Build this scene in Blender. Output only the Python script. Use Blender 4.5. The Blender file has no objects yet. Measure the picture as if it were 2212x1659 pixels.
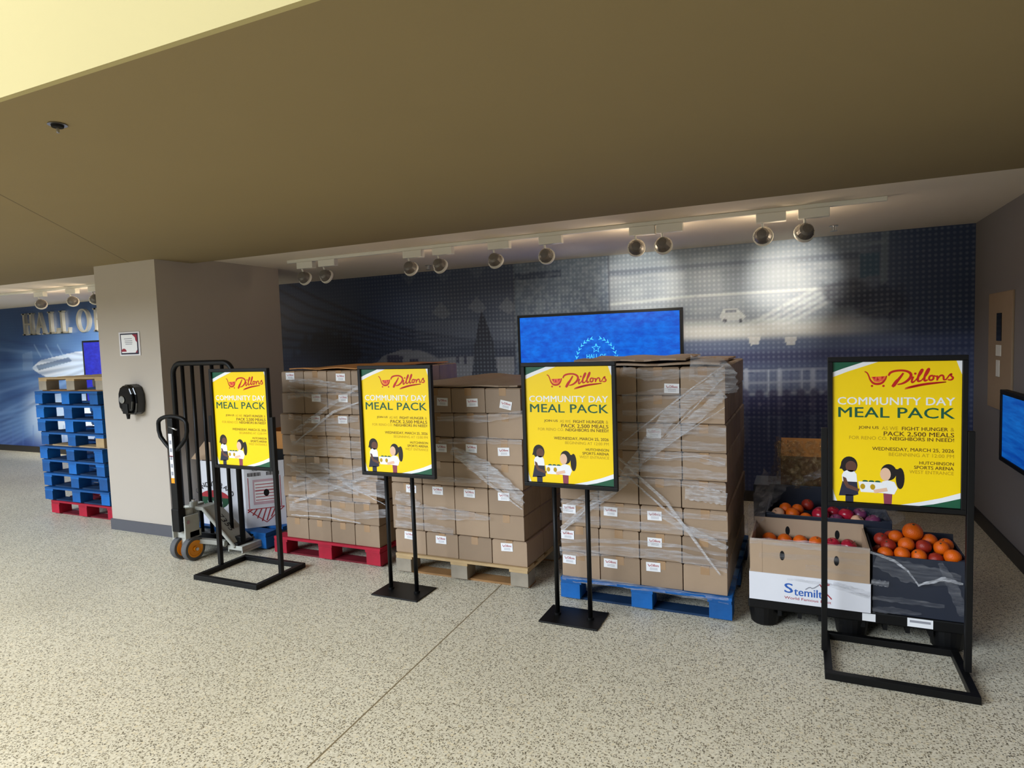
import bpy, bmesh, math, random
import numpy as np
from mathutils import Vector, Matrix
R = math.radians
PI = math.pi
random.seed(7)
S = bpy.context.scene
COL = S.collection

# ------------------------------------------------------------------ camera
IMW, IMH = 2212, 1659
FPX = 1381.4
YAW, PITCH, ROLL, EYE = 0.4268, -0.0669, -0.0336, 1.6156
_cy, _sy, _cp, _sp = math.cos(YAW), math.sin(YAW), math.cos(PITCH), math.sin(PITCH)
_f = Vector((-_sy*_cp, _cy*_cp, _sp)); _r = Vector((_cy, _sy, 0)); _u = _r.cross(_f)
_r2 = _r*math.cos(ROLL) + _u*math.sin(ROLL); _u2 = _u*math.cos(ROLL) - _r*math.sin(ROLL)
cam = bpy.data.cameras.new('camera'); camo = bpy.data.objects.new('camera', cam); COL.objects.link(camo)
camo.matrix_world = Matrix(((_r2.x, _u2.x, -_f.x, 0), (_r2.y, _u2.y, -_f.y, 0), (_r2.z, _u2.z, -_f.z, EYE), (0, 0, 0, 1)))
cam.sensor_fit = 'HORIZONTAL'; cam.sensor_width = 36; cam.lens = FPX*36/IMW; cam.clip_start = .05
S.camera = camo

# ------------------------------------------------------------------ view, world, large lights
S.view_settings.view_transform = 'Standard'; S.view_settings.look = 'None'
S.view_settings.gamma = 1; S.view_settings.use_curve_mapping = False
S.view_settings.exposure = -0.08
w = bpy.data.worlds.new('daylight'); S.world = w; w.use_nodes = True
w.node_tree.nodes['Background'].inputs[0].default_value = (.80, .90, 1, 1)
w.node_tree.nodes['Background'].inputs[1].default_value = 0.22

def area(name, loc, target, sx, sy, power, col):
    l = bpy.data.lights.new(name, 'AREA'); l.shape = 'RECTANGLE'; l.size = sx; l.size_y = sy
    l.energy = power; l.color = col
    o = bpy.data.objects.new(name, l); COL.objects.link(o); o.location = loc
    o.rotation_euler = (Vector(target)-Vector(loc)).to_track_quat('-Z', 'Y').to_euler()
    return o
area('clerestory_window_light', (-8.2, -6.8, 5.6), (-3.6, 3, .6), 9.5, 4.6, 2300, (.80, .895, 1))
area('lobby_ceiling_light', (-5.5, -1.8, 7.0), (-5.0, -1.4, 0), 6.0, 2.0, 340, (1, .87, .62))
area('fascia_wash_light', (-2.0, -.6, 4.1), (-1.9, 1.22, 2.75), 6.0, .3, 12, (1, .88, .66))

# ------------------------------------------------------------------ helpers
def lin(c):
    c = c/255.
    return c/12.92 if c <= .04045 else ((c+.055)/1.055)**2.4
def rgb(r, g, b): return (lin(r), lin(g), lin(b), 1)

def ray(px, py):
    return _f + _r2*((px-IMW/2)/FPX) - _u2*((py-IMH/2)/FPX)
def at_y(px, py, y):
    d = ray(px, py); return Vector((0, 0, EYE)) + d*(y/d.y)

def mat(name, col, rough=.6, metal=0, spec=.4, noise=0, nscale=20, bump=0, bscale=200, coat=0):
    m = bpy.data.materials.new(name); m.use_nodes = True
    nt = m.node_tree; b = nt.nodes['Principled BSDF']
    b.inputs['Base Color'].default_value = col; b.inputs['Roughness'].default_value = rough
    b.inputs['Metallic'].default_value = metal; b.inputs['Specular IOR Level'].default_value = spec
    b.inputs['Coat Weight'].default_value = coat
    tc = nt.nodes.new('ShaderNodeTexCoord')
    if noise:
        n = nt.nodes.new('ShaderNodeTexNoise'); n.inputs['Scale'].default_value = nscale; n.inputs['Detail'].default_value = 4
        nt.links.new(tc.outputs['Object'], n.inputs['Vector'])
        mx = nt.nodes.new('ShaderNodeMix'); mx.data_type = 'RGBA'; mx.blend_type = 'MIX'
        lo = tuple(c*(1-noise) for c in col[:3])+(1,); hi = tuple(min(1, c*(1+noise)) for c in col[:3])+(1,)
        mx.inputs[6].default_value = lo; mx.inputs[7].default_value = hi
        nt.links.new(n.outputs['Fac'], mx.inputs[0]); nt.links.new(mx.outputs[2], b.inputs['Base Color'])
    if bump:
        n2 = nt.nodes.new('ShaderNodeTexNoise'); n2.inputs['Scale'].default_value = bscale
        nt.links.new(tc.outputs['Object'], n2.inputs['Vector'])
        bp = nt.nodes.new('ShaderNodeBump'); bp.inputs['Strength'].default_value = bump; bp.inputs['Distance'].default_value = .01
        nt.links.new(n2.outputs['Fac'], bp.inputs['Height']); nt.links.new(bp.outputs['Normal'], b.inputs['Normal'])
    return m

class MB:
    """collects shapes into one mesh"""
    def __init__(s): s.v = []; s.f = []; s.m = []
    def add(s, vs, fs, mi=0):
        o = len(s.v); s.v += [tuple(p) for p in vs]; s.f += [tuple(i+o for i in f) for f in fs]; s.m += [mi]*len(fs); return s
    def box(s, x0, x1, y0, y1, z0, z1, mi=0):
        vs = [(x, y, z) for z in (z0, z1) for y in (y0, y1) for x in (x0, x1)]
        return s.add(vs, [(0, 2, 3, 1), (4, 5, 7, 6), (0, 1, 5, 4), (2, 6, 7, 3), (0, 4, 6, 2), (1, 3, 7, 5)], mi)
    def beam(s, a, b, w, h, up=(0, 0, 1), mi=0):
        a = Vector(a); b = Vector(b); d = (b-a).normalized(); up = Vector(up)
        if abs(d.dot(up)) > .98: up = Vector((0, 1, 0))
        x = d.cross(up).normalized(); z = x.cross(d)
        vs = []
        for p in (a, b):
            for i, j in ((-1, -1), (1, -1), (1, 1), (-1, 1)): vs.append(p+x*(i*w/2)+z*(j*h/2))
        return s.add(vs, [(0, 1, 2, 3), (7, 6, 5, 4), (0, 4, 5, 1), (1, 5, 6, 2), (2, 6, 7, 3), (3, 7, 4, 0)], mi)
    def tube(s, path, r, seg=10, mi=0, closed=False, cap=True):
        P = [Vector(p) for p in path]; n = len(P); rs = r if isinstance(r, (list, tuple)) else [r]*n
        rings = []; prev = None
        for i, p in enumerate(P):
            if closed: d = (P[(i+1) % n]-P[i-1]).normalized()
            else: d = (P[min(i+1, n-1)]-P[max(i-1, 0)]).normalized()
            if prev is None:
                a = Vector((0, 0, 1)) if abs(d.z) < .9 else Vector((1, 0, 0)); x = d.cross(a).normalized()
            else:
                x = (prev - d*prev.dot(d)).normalized()
            prev = x; y = d.cross(x)
            rings.append([p+x*(rs[i]*math.cos(t))+y*(rs[i]*math.sin(t)) for t in [2*PI*k/seg for k in range(seg)]])
        vs = [q for rg in rings for q in rg]; fs = []
        for i in range(n if closed else n-1):
            j = (i+1) % n
            for k in range(seg):
                k2 = (k+1) % seg; fs.append((i*seg+k, i*seg+k2, j*seg+k2, j*seg+k))
        if cap and not closed:
            fs.append(tuple(range(seg))[::-1]); fs.append(tuple((n-1)*seg+k for k in range(seg)))
        return s.add(vs, fs, mi)
    def lathe(s, prof, origin=(0, 0, 0), axis=(0, 0, 1), seg=24, mi=0, cap=True):
        ax = Vector(axis).normalized(); a = Vector((0, 0, 1)) if abs(ax.z) < .9 else Vector((1, 0, 0))
        x = ax.cross(a).normalized(); y = ax.cross(x); o = Vector(origin); vs = []; fs = []
        for r, h in prof:
            for k in range(seg):
                t = 2*PI*k/seg; vs.append(o+ax*h+x*(r*math.cos(t))+y*(r*math.sin(t)))
        for i in range(len(prof)-1):
            for k in range(seg):
                k2 = (k+1) % seg; fs.append((i*seg+k, i*seg+k2, (i+1)*seg+k2, (i+1)*seg+k))
        if cap: fs.append(tuple(range(seg))[::-1]); fs.append(tuple((len(prof)-1)*seg+k for k in range(seg)))
        return s.add(vs, fs, mi)
    def prism(s, pts, fn, t, mi=0):
        """2-D outline pts -> fn(u, v, depth); thickness t"""
        n = len(pts); vs = [fn(u, v, 0) for u, v in pts]+[fn(u, v, t) for u, v in pts]
        fs = [tuple(range(n)), tuple(range(2*n-1, n-1, -1))]+[(i, (i+1) % n+0, (i+1) % n+n, i+n)[::-1] for i in range(n)]
        return s.add(vs, fs, mi)
    def mesh(s, name, mats, smooth=False):
        me = bpy.data.meshes.new(name); me.from_pydata(s.v, [], s.f)
        for m in (mats if isinstance(mats, (list, tuple)) else [mats]): me.materials.append(m)
        me.polygons.foreach_set('material_index', s.m)
        bm = bmesh.new(); bm.from_mesh(me); bmesh.ops.recalc_face_normals(bm, faces=bm.faces); bm.to_mesh(me); bm.free()
        if smooth: me.polygons.foreach_set('use_smooth', [True]*len(me.polygons))
        me.update(); return me
    def build(s, name, mats, parent=None, smooth=False, bevel=0, loc=(0, 0, 0), rz=0):
        o = bpy.data.objects.new(name, s.mesh(name, mats, smooth)); COL.objects.link(o)
        o.location = loc; o.rotation_euler.z = rz
        if parent: o.parent = parent
        if bevel:
            md = o.modifiers.new('edge', 'BEVEL'); md.width = bevel; md.segments = 2; md.limit_method = 'ANGLE'; md.angle_limit = R(40)
        return o

def tag(o, label=None, cat=None, group=None, kind=None):
    if label: o['label'] = label
    if cat: o['category'] = cat
    if group: o['group'] = group
    if kind: o['kind'] = kind
    return o
def thing(name, label, cat, loc=(0, 0, 0), rz=0, group=None):
    o = bpy.data.objects.new(name, None); COL.objects.link(o); o.empty_display_size = .1
    o.location = loc; o.rotation_euler.z = rz
    return tag(o, label, cat, group)
def dup(o, loc=None, rz=None, label=None, group=None, parent=None):
    kids = [c for c in KIDS(o)]
    c = o.copy(); COL.objects.link(c)
    if parent: c.parent = parent
    if loc is not None: c.location = loc
    if rz is not None: c.rotation_euler.z = rz
    if label: c['label'] = label
    if group: c['group'] = group
    for k in kids: dup(k, parent=c)
    return c
def KIDS(o): return [c for c in bpy.data.objects if c.parent is o]
def struct(mb, name, m, label=None, bevel=0, smooth=False):
    return tag(mb.build(name, m, bevel=bevel, smooth=smooth), label, None, None, 'structure')

# ------------------------------------------------------------------ materials
def emis(name, col, st, rough=.3):
    m = mat(name, col, rough); b = m.node_tree.nodes['Principled BSDF']
    b.inputs['Emission Color'].default_value = col; b.inputs['Emission Strength'].default_value = st
    return m
BLACK = mat('black_metal', rgb(11, 11, 12), .45, spec=.25, noise=.1)
BLACKP = mat('black_plastic', rgb(11, 11, 12), .5, spec=.25, noise=.15)
GLOSSB = mat('gloss_black_plastic', rgb(12, 12, 13), .12, spec=.6, noise=.05)
DARKGAP = mat('dark_hole', rgb(10, 8, 8), .9, noise=.05)
WHITEPAINT = mat('white_enamel', rgb(225, 222, 212), .4, noise=.03)
PAPER = mat('white_paper', rgb(238, 238, 240), .55, noise=.03)
STEEL = mat('brushed_steel', rgb(190, 192, 195), .3, 1, noise=.1)
SILVER = mat('silver_letter_metal', rgb(205, 200, 185), .3, .7, noise=.08)
JACKGREY = mat('worn_grey_paint', rgb(176, 176, 168), .5, noise=.22, nscale=14, bump=.1)
ORANGEW = mat('orange_polyurethane', rgb(238, 150, 20), .4, noise=.12)
RUBBER = mat('grey_rubber', rgb(88, 88, 90), .7, noise=.15)
CARD = mat('brown_cardboard', rgb(160, 136, 112), .5, spec=.4, noise=.10, nscale=6, bump=.06, bscale=60)
CARDL = mat('light_cardboard', rgb(176, 150, 124), .5, noise=.08, nscale=8)
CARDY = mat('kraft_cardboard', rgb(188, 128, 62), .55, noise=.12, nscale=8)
TAPE = mat('packing_tape', rgb(165, 132, 98), .22, spec=.6, noise=.06)
WHITEBOX = mat('white_corrugated', rgb(226, 226, 232), .5, noise=.04, nscale=9)
BLUEW = mat('blue_painted_wood', rgb(6, 94, 168), .6, noise=.30, nscale=9, bump=.15, bscale=40)
REDW = mat('red_painted_wood', rgb(165, 14, 44), .6, noise=.28, nscale=9, bump=.15, bscale=40)
PINE = mat('raw_pine_wood', rgb(184, 156, 114), .7, noise=.3, nscale=7, bump=.15, bscale=40)
GREYPINE = mat('grey_pine_block', rgb(150, 140, 124), .75, noise=.35, nscale=9, bump=.2, bscale=40)
DKBLUE = mat('shaded_dark_blue_wood', rgb(8, 44, 78), .7, noise=.35, nscale=9)  # shade under the deck put into a darker blue for the bottom boards
DKRED = mat('shaded_dark_red_wood', rgb(104, 12, 28), .7, noise=.35, nscale=9)  # bottom boards' shade painted in as a darker red
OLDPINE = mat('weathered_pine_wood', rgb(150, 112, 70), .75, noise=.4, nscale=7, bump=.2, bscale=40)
YEL = mat('poster_yellow', rgb(250, 212, 0), .35, noise=.01)
PGREEN = mat('poster_green', rgb(24, 88, 62), .35, noise=.02)
PRED = mat('poster_red', rgb(196, 30, 24), .35, noise=.02)
PBROWN = mat('poster_dark_brown', rgb(84, 44, 16), .4, noise=.02)
POLIVE = mat('poster_olive', rgb(188, 150, 6), .4, noise=.02)
PNAVY = mat('poster_navy', rgb(34, 36, 58), .4, noise=.02)
PSKIND = mat('poster_dark_skin', rgb(98, 62, 50), .4, noise=.05)
PSKINL = mat('poster_light_skin', rgb(232, 190, 160), .4, noise=.05)
PHAIR = mat('poster_black_hair', rgb(24, 18, 20), .4, noise=.05)
PMAUVE = mat('poster_mauve', rgb(140, 60, 80), .4, noise=.05)
INKBLUE = mat('blue_ink', rgb(40, 92, 176), .5, noise=.03)
INKRED = mat('red_ink', rgb(170, 40, 52), .5, noise=.03)
INKGREEN = mat('green_ink', rgb(14, 70, 44), .5, noise=.03)
INKDARK = mat('dark_ink', rgb(40, 34, 40), .5, noise=.03)
INKPINK = mat('pale_red_ink', rgb(205, 170, 180), .5, noise=.05)
INKGREY = mat('grey_ink', rgb(150, 150, 158), .5, noise=.05)

def wallmat(name, col, rough=.85):
    return mat(name, col, rough, spec=.2, noise=.025, nscale=3, bump=.05, bscale=500)
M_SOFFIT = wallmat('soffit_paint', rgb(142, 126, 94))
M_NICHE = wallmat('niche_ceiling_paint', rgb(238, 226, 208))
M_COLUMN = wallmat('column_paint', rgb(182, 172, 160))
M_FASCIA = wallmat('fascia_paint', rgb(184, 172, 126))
M_RIGHT = wallmat('right_wall_paint', rgb(120, 115, 114))
M_BASE = mat('rubber_baseboard', rgb(84, 84, 90), .5, noise=.04)
M_BASED = mat('dark_baseboard', rgb(44, 42, 40), .5, noise=.04)

def soffit_seam(m):
    """a hairline joint running diagonally over the soffit"""
    nt = m.node_tree; b = nt.nodes['Principled BSDF']
    src = b.inputs['Base Color'].links[0].from_socket
    g = nt.nodes.new('ShaderNodeNewGeometry')
    a, c = Vector((-3.57, 1.879)), Vector((-5.178, 3.588)); d = (c-a).normalized(); n = Vector((-d.y, d.x))
    dp = nt.nodes.new('ShaderNodeVectorMath'); dp.operation = 'DOT_PRODUCT'; dp.inputs[1].default_value = (n.x, n.y, 0)
    nt.links.new(g.outputs['Position'], dp.inputs[0])
    sb = nt.nodes.new('ShaderNodeMath'); sb.operation = 'SUBTRACT'; sb.inputs[1].default_value = n.dot(a); nt.links.new(dp.outputs['Value'], sb.inputs[0])
    ab = nt.nodes.new('ShaderNodeMath'); ab.operation = 'ABSOLUTE'; nt.links.new(sb.outputs[0], ab.inputs[0])
    lt = nt.nodes.new('ShaderNodeMath'); lt.operation = 'LESS_THAN'; lt.inputs[1].default_value = .004; nt.links.new(ab.outputs[0], lt.inputs[0])
    mx = nt.nodes.new('ShaderNodeMix'); mx.data_type = 'RGBA'; nt.links.new(lt.outputs[0], mx.inputs[0]); nt.links.new(src, mx.inputs[6])
    mx.inputs[7].default_value = rgb(110, 96, 72); nt.links.new(mx.outputs[2], b.inputs['Base Color'])
soffit_seam(M_SOFFIT)

def terrazzo():
    m = bpy.data.materials.new('terrazzo_floor'); m.use_nodes = True; nt = m.node_tree; b = nt.nodes['Principled BSDF']
    N = nt.nodes.new; L = nt.links.new
    g = N('ShaderNodeNewGeometry')
    def ramp(src, stops, interp='LINEAR'):
        r = N('ShaderNodeValToRGB'); r.color_ramp.interpolation = interp
        while len(r.color_ramp.elements) < len(stops): r.color_ramp.elements.new(.5)
        for e, (p, c) in zip(r.color_ramp.elements, stops): e.position = p; e.color = c
        L(src, r.inputs[0]); return r
    def mix(fac, a, bb, bt='MIX'):
        x = N('ShaderNodeMix'); x.data_type = 'RGBA'; x.blend_type = bt
        for s_, v in ((0, fac), (6, a), (7, bb)):
            if isinstance(v, (int, float, tuple)): x.inputs[s_].default_value = v
            else: L(v, x.inputs[s_])
        return x.outputs[2]
    # warped voronoi chips
    def chips(scale, off, thr, rnd):
        mp = N('ShaderNodeVectorMath'); mp.operation = 'ADD'; mp.inputs[1].default_value = off; L(g.outputs['Position'], mp.inputs[0])
        nz = N('ShaderNodeTexNoise'); nz.inputs['Scale'].default_value = scale*1.3; nz.inputs['Detail'].default_value = 2; L(mp.outputs[0], nz.inputs['Vector'])
        ma = N('ShaderNodeVectorMath'); ma.operation = 'MULTIPLY_ADD'; ma.inputs[1].default_value = (1.1/scale,)*3; L(nz.outputs['Color'], ma.inputs[0]); L(mp.outputs[0], ma.inputs[2])
        v = N('ShaderNodeTexVoronoi'); v.inputs['Scale'].default_value = scale; v.inputs['Randomness'].default_value = 1; L(ma.outputs[0], v.inputs['Vector'])
        sep = N('ShaderNodeSeparateColor'); L(v.outputs['Color'], sep.inputs[0])
        lt = N('ShaderNodeMath'); lt.operation = 'LESS_THAN'; lt.inputs[1].default_value = rnd; L(sep.outputs[0], lt.inputs[0])
        d = N('ShaderNodeMath'); d.operation = 'LESS_THAN'; d.inputs[1].default_value = thr; L(v.outputs['Distance'], d.inputs[0])
        mu = N('ShaderNodeMath'); mu.operation = 'MULTIPLY'; L(lt.outputs[0], mu.inputs[0]); L(d.outputs[0], mu.inputs[1])
        return mu.outputs[0], sep.outputs[1]
    base = N('ShaderNodeTexNoise'); base.inputs['Scale'].default_value = 90; base.inputs['Detail'].default_value = 3; L(g.outputs['Position'], base.inputs['Vector'])
    r0 = ramp(base.outputs['Fac'], [(.32, rgb(204, 197, 176)), (.68, rgb(236, 231, 214))])
    c1, s1 = chips(92, (0, 0, 0), .40, .52); col = mix(c1, r0.outputs[0], ramp(s1, [(0, rgb(116, 108, 90)), (1, rgb(178, 169, 146))]).outputs[0])
    c2, s2 = chips(118, (3.1, 1.7, 0), .36, .36); col = mix(c2, col, ramp(s2, [(0, rgb(62, 56, 46)), (1, rgb(132, 123, 104))]).outputs[0])
    c3, s3 = chips(60, (7.7, 4.2, 0), .40, .30); col = mix(c3, col, ramp(s3, [(0, rgb(236, 230, 212)), (1, rgb(222, 210, 180))]).outputs[0])
    c4, s4 = chips(110, (11.3, 9.2, 0), .28, .18); col = mix(c4, col, ramp(s4, [(0, rgb(30, 27, 23)), (1, rgb(56, 50, 44))]).outputs[0])
    # dirt / wear
    bg = N('ShaderNodeTexNoise'); bg.inputs['Scale'].default_value = .9; bg.inputs['Detail'].default_value = 3; L(g.outputs['Position'], bg.inputs['Vector'])
    col = mix(ramp(bg.outputs['Fac'], [(.3, (0, 0, 0, 1)), (.75, (.35, .35, .35, 1))]).outputs[0], col, mix(.5, col, rgb(150, 140, 115), 'MULTIPLY'))
    # control joint
    sx = N('ShaderNodeSeparateXYZ'); L(g.outputs['Position'], sx.inputs[0])
    a = N('ShaderNodeMath'); a.operation = 'MULTIPLY_ADD'; a.inputs[1].default_value = .044; a.inputs[2].default_value = 1.663; L(sx.outputs[1], a.inputs[0])
    su = N('ShaderNodeMath'); su.operation = 'ADD'; L(a.outputs[0], su.inputs[0]); L(sx.outputs[0], su.inputs[1])
    ab = N('ShaderNodeMath'); ab.operation = 'ABSOLUTE'; L(su.outputs[0], ab.inputs[0])
    lt = N('ShaderNodeMath'); lt.operation = 'LESS_THAN'; lt.inputs[1].default_value = .0042; L(ab.outputs[0], lt.inputs[0])
    col = mix(lt.outputs[0], col, rgb(128, 114, 88))
    L(col, b.inputs['Base Color'])
    b.inputs['Roughness'].default_value = .42; b.inputs['Specular IOR Level'].default_value = .35
    return m
M_FLOOR = terrazzo()

# ------------------------------------------------------------------ room shell
BY, SZ, NZ, SY, FY, XR = 6.49, 2.415, 2.46, 4.15, 1.225, 1.313
struct(MB().add([(-16, -7, 0), (3, -7, 0), (3, 6.6, 0), (-16, 6.6, 0)], [(0, 1, 2, 3)]), 'floor', M_FLOOR, 'cream speckled terrazzo floor with a straight control joint')
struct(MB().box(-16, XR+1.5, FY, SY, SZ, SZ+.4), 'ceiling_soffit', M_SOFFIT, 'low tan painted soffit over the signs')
struct(MB().box(-16, XR+.1, SY, BY+.1, NZ, NZ+.3), 'ceiling_niche', M_NICHE, 'paler ceiling over the pallet niche with the track lights')
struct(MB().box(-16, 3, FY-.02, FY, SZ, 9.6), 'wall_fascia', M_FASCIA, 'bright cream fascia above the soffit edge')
struct(MB().box(-16, 3, -7, FY-.02, 9.5, 9.6), 'ceiling_lobby', M_NICHE, 'high lobby ceiling')
struct(MB().box(XR, XR+.12, 1.2, BY+.1, 0, NZ+.3), 'wall_right', M_RIGHT, 'grey side wall at the right end of the niche')
struct(MB().box(XR-.012, XR, 1.2, BY-.01, .0, .11), 'baseboard_right', M_BASED)
struct(MB().box(-16, -15.9, -7, BY, 0, 9.6), 'wall_left', M_RIGHT)
struct(MB().box(-5.835, -5.03, 3.775, 5.2, 0, NZ+.02), 'column', M_COLUMN, 'beige painted square column carrying a notice and a dispenser')
struct(MB().box(3, 3.1, -7, FY, 0, 9.6), 'wall_lobby_added', wallmat('charcoal_added_lobby_paint', rgb(58, 56, 54)), 'added unseen lobby side wall right of the camera')  # added out-of-view wall, kept dark to cut light and bounce from the right
bb = MB(); bb.box(-5.847, -5.018, 3.763, 3.775, 0, .1); bb.box(-5.03, -5.018, 3.775, 5.212, 0, .1); bb.box(-5.847, -5.835, 3.775, 5.212, 0, .1)
struct(bb, 'baseboard_column', M_BASE)
struct(MB().box(-15.9, XR-.013, BY-.03, BY-.016, 0, .1), 'baseboard_back', M_BASED)

# ------------------------------------------------------------------ printed mural on the back wall
def mural():
    xs = np.concatenate([np.arange(-15.9, -13.2, .2), np.arange(-13.2, -9.4, .016), np.arange(-9.4, -6.5, .1), np.arange(-6.5, XR, .0125), [XR]])
    zs = np.append(np.arange(0, NZ, .0125), NZ)
    X, Z = np.meshgrid(xs, zs)
    nx, nz = len(xs), len(zs)
    rng = np.random.RandomState(3)
    def vnoise(sx, sz, seed):
        r = np.random.RandomState(seed); G = r.rand(64, 512)
        u = (X+20)/sx; v = (Z+2)/sz; iu = np.floor(u).astype(int); iv = np.floor(v).astype(int); fu = u-iu; fv = v-iv
        fu = fu*fu*(3-2*fu); fv = fv*fv*(3-2*fv)
        g = lambda a, b: G[b % 64, a % 512]
        return (g(iu, iv)*(1-fu)+g(iu+1, iv)*fu)*(1-fv)+(g(iu, iv+1)*(1-fu)+g(iu+1, iv+1)*fu)*fv
    C = np.zeros(X.shape+(3,))
    def ss(a, b, t): t = np.clip((t-a)/(b-a), 0, 1); return t*t*(3-2*t)
    def put(m, c, al=1.0):
        m = (np.clip(m, 0, 1)*al)[..., None]; C[:] = C*(1-m)+np.array(c, float)*m
    W = lambda px, py: (lambda p: (p.x, p.z))(at_y(px, py, BY))
    def poly(pts):
        ins = np.zeros(X.shape, bool); q = [W(*p) for p in pts]; n = len(q)
        for i in range(n):
            (x0, z0), (x1, z1) = q[i], q[(i+1) % n]
            if z0 == z1: continue
            c = ((Z >= min(z0, z1)) & (Z < max(z0, z1)) & (X < x0+(Z-z0)*(x1-x0)/(z1-z0))); ins ^= c
        return ins.astype(float)
    def line(pts, wd, soft=.6):
        q = [np.array(W(*p)) for p in pts]; best = np.full(X.shape, 9.)
        for a, b in zip(q[:-1], q[1:]):
            d = b-a; t = np.clip(((X-a[0])*d[0]+(Z-a[1])*d[1])/(d@d), 0, 1)
            best = np.minimum(best, np.hypot(X-a[0]-t*d[0], Z-a[1]-t*d[1]))
        return 1-ss(wd*.5*(1-soft), wd*.5*(1+soft)+.006, best)
    def blob(px, py, rx, rz, p=2):
        cx, cz = W(px, py); return 1-ss(.55, 1.0, np.hypot((X-cx)/rx, (Z-cz)/rz)+.35*(vnoise(.07, .07, 5)-.5))
    n1 = vnoise(.5, .3, 1); n2 = vnoise(.12, .05, 2); n3 = vnoise(.035, .03, 4)
    put(np.ones(X.shape), (38, 52, 82)); put(n1, (62, 76, 104), .35)
    # left half: dusk sky, wires, arch
    put(ss(-5.0, -3.2, X), (70, 78, 96), .55); put(ss(1.3, .6, Z), (44, 50, 92), .5)
    for k in range(7):
        o = k*17
        put(line([(600-o, 600+o*.9), (690-o, 645+o), (800, 690+o*.75), (900, 718+o*.65), (1010, 735+o*.5), (1112, 742+o*.42)], .035, .9), (20, 28, 52), .75)
    for k in range(8): put(line([(900, 765-k*9), (1000, 752-k*8), (1110, 748-k*7)], .02, .9), (120, 126, 140), .35)
    put(blob(715, 765, .62, .38), (14, 20, 42), .9); put(blob(650, 800, .5, .3), (22, 30, 58), .8)
    put(poly([(800, 800), (830, 768), (870, 755), (910, 757), (950, 770), (1112, 770), (1112, 900), (790, 900)]), (116, 118, 126), .8)
    put(line([(780, 800), (815, 763), (850, 746), (885, 742), (920, 750), (950, 765), (985, 760), (1030, 752)], .085, .4), (34, 44, 68), .95)
    for x0, y0, x1, y1 in [(838, 768, 872, 786), (886, 776, 905, 786), (986, 768, 993, 785), (1003, 767, 1010, 787), (1060, 770, 1070, 790)]:
        put(poly([(x0, y0), (x1, y0), (x1, y1), (x0, y1)]), (36, 38, 62), .9)
    put(poly([(1042, 672), (1050, 690), (1066, 735), (1078, 820), (1020, 820), (1028, 740), (1036, 690)]), (20, 26, 46), .9)
    put(blob(1048, 770, .16, .3), (20, 26, 46), .8)
    for px, py in [(956, 672), (1033, 660), (1098, 660)]:
        put(poly([(px-22, py+4), (px-2, py-20), (px+20, py+6), (px+4, py+18), (px-6, py+14)]), (110, 116, 128), .5)
    for px, py in [(885, 603), (960, 598), (1032, 590)]: put(poly([(px-18, py-8), (px+18, py-12), (px, py+14)]), (84, 94, 112), .5)
    # centre panel right of the print seam
    xs_, _ = W(1112, 640); xm, _ = W(1316, 600)
    mid = ((X > xs_) & (X < xm)).astype(float); put(mid, (72, 90, 114), .75)
    put(mid*ss(1.9, 2.3, Z), (120, 130, 142), .4)
    put(poly([(1112, 592), (1212, 583), (1214, 598), (1112, 606)]), (44, 58, 82), .8)
    put(mid*ss(.35, .8, n3), (150, 156, 164), .3)
    # right panel: storefront in grey daylight
    rt = (X >= xm).astype(float); put(rt, (142, 150, 160), .85); put(rt*n2, (96, 106, 122), .55)
    put(rt*ss(2.25, 2.42, Z), (110, 124, 140), .6)
    put(line([(1300, 592), (1500, 576), (1700, 562), (1850, 552)], .05, .5)*rt, (74, 86, 106), .8)
    put(poly([(1480, 580), (1720, 560), (1720, 630), (1480, 640)]), (100, 110, 124), .5)
    put(poly([(1560, 584), (1700, 572), (1700, 622), (1560, 632)]), (84, 94, 110), .4)
    put(line([(1316, 658), (1500, 640), (1700, 628), (1850, 620)], .02, .5)*rt, (176, 180, 184), .6)
    put(line([(1480, 690), (1900, 660)], .10, .9)*rt, (96, 104, 118), .5)
    put(line([(1480, 722), (1700, 722), (1950, 702)], .20, .8)*rt, (206, 208, 208), .9)
    for k in range(4): put(line([(1520+k*22, 745), (1640+k*26, 690), (1760+k*26, 625)], .028, .8)*rt, (206, 208, 208), .35)
    for px in (1503, 1580, 1604, 1640, 1690): put(line([(px, 640), (px, 685)], .012), (120, 128, 140), .7)
    put(poly([(1555, 682), (1562, 668), (1592, 665), (1604, 676), (1612, 684), (1604, 692), (1560, 693)]), (176, 178, 180), .7)
    put(poly([(1566, 676), (1570, 669), (1588, 668), (1594, 675)]), (90, 96, 110), .9)
    for px in (1566, 1600): put(blob(px, 693, .022, .022), (50, 54, 66), .9)
    fade = ss(.12, 1.0, X); put(fade, (34, 48, 78), .92)
    put(blob(1830, 632, .26, .16), (34, 40, 58), .6); put(blob(1905, 655, .25, .2), (32, 40, 62), .7)
    put(line([(1912, 500), (1908, 606)], .05, .25), (92, 104, 120), .9); put(line([(1800, 536), (1910, 522)], .025, .4), (110, 120, 132), .7)
    put(poly([(1806, 532), (1880, 520), (1880, 534), (1806, 546)]), (92, 106, 126), .5)
    put(poly([(1858, 548), (1900, 545), (1900, 595), (1858, 600)]), (40, 74, 98), .6)
    for k in range(3): put(line([(1850, 668+k*9), (1925, 655+k*9)], .012, .5), (90, 94, 104), .5)
    # lower storefront band
    low = ss(1.62, 1.48, Z)*(X > xm); put(low, (62, 74, 118), .75); put(low*n2, (96, 110, 146), .4); put(line([(1480, 775), (1950, 760)], .10, .7)*(X > xm), (60, 66, 108), .8); put(poly([(1600, 806), (1840, 800), (1840, 850), (1600, 856)]), (120, 132, 162), .7)
    put(line([(1480, 752), (1950, 735)], .11, .7)*(X > xm), (84, 98, 132), .75)
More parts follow.
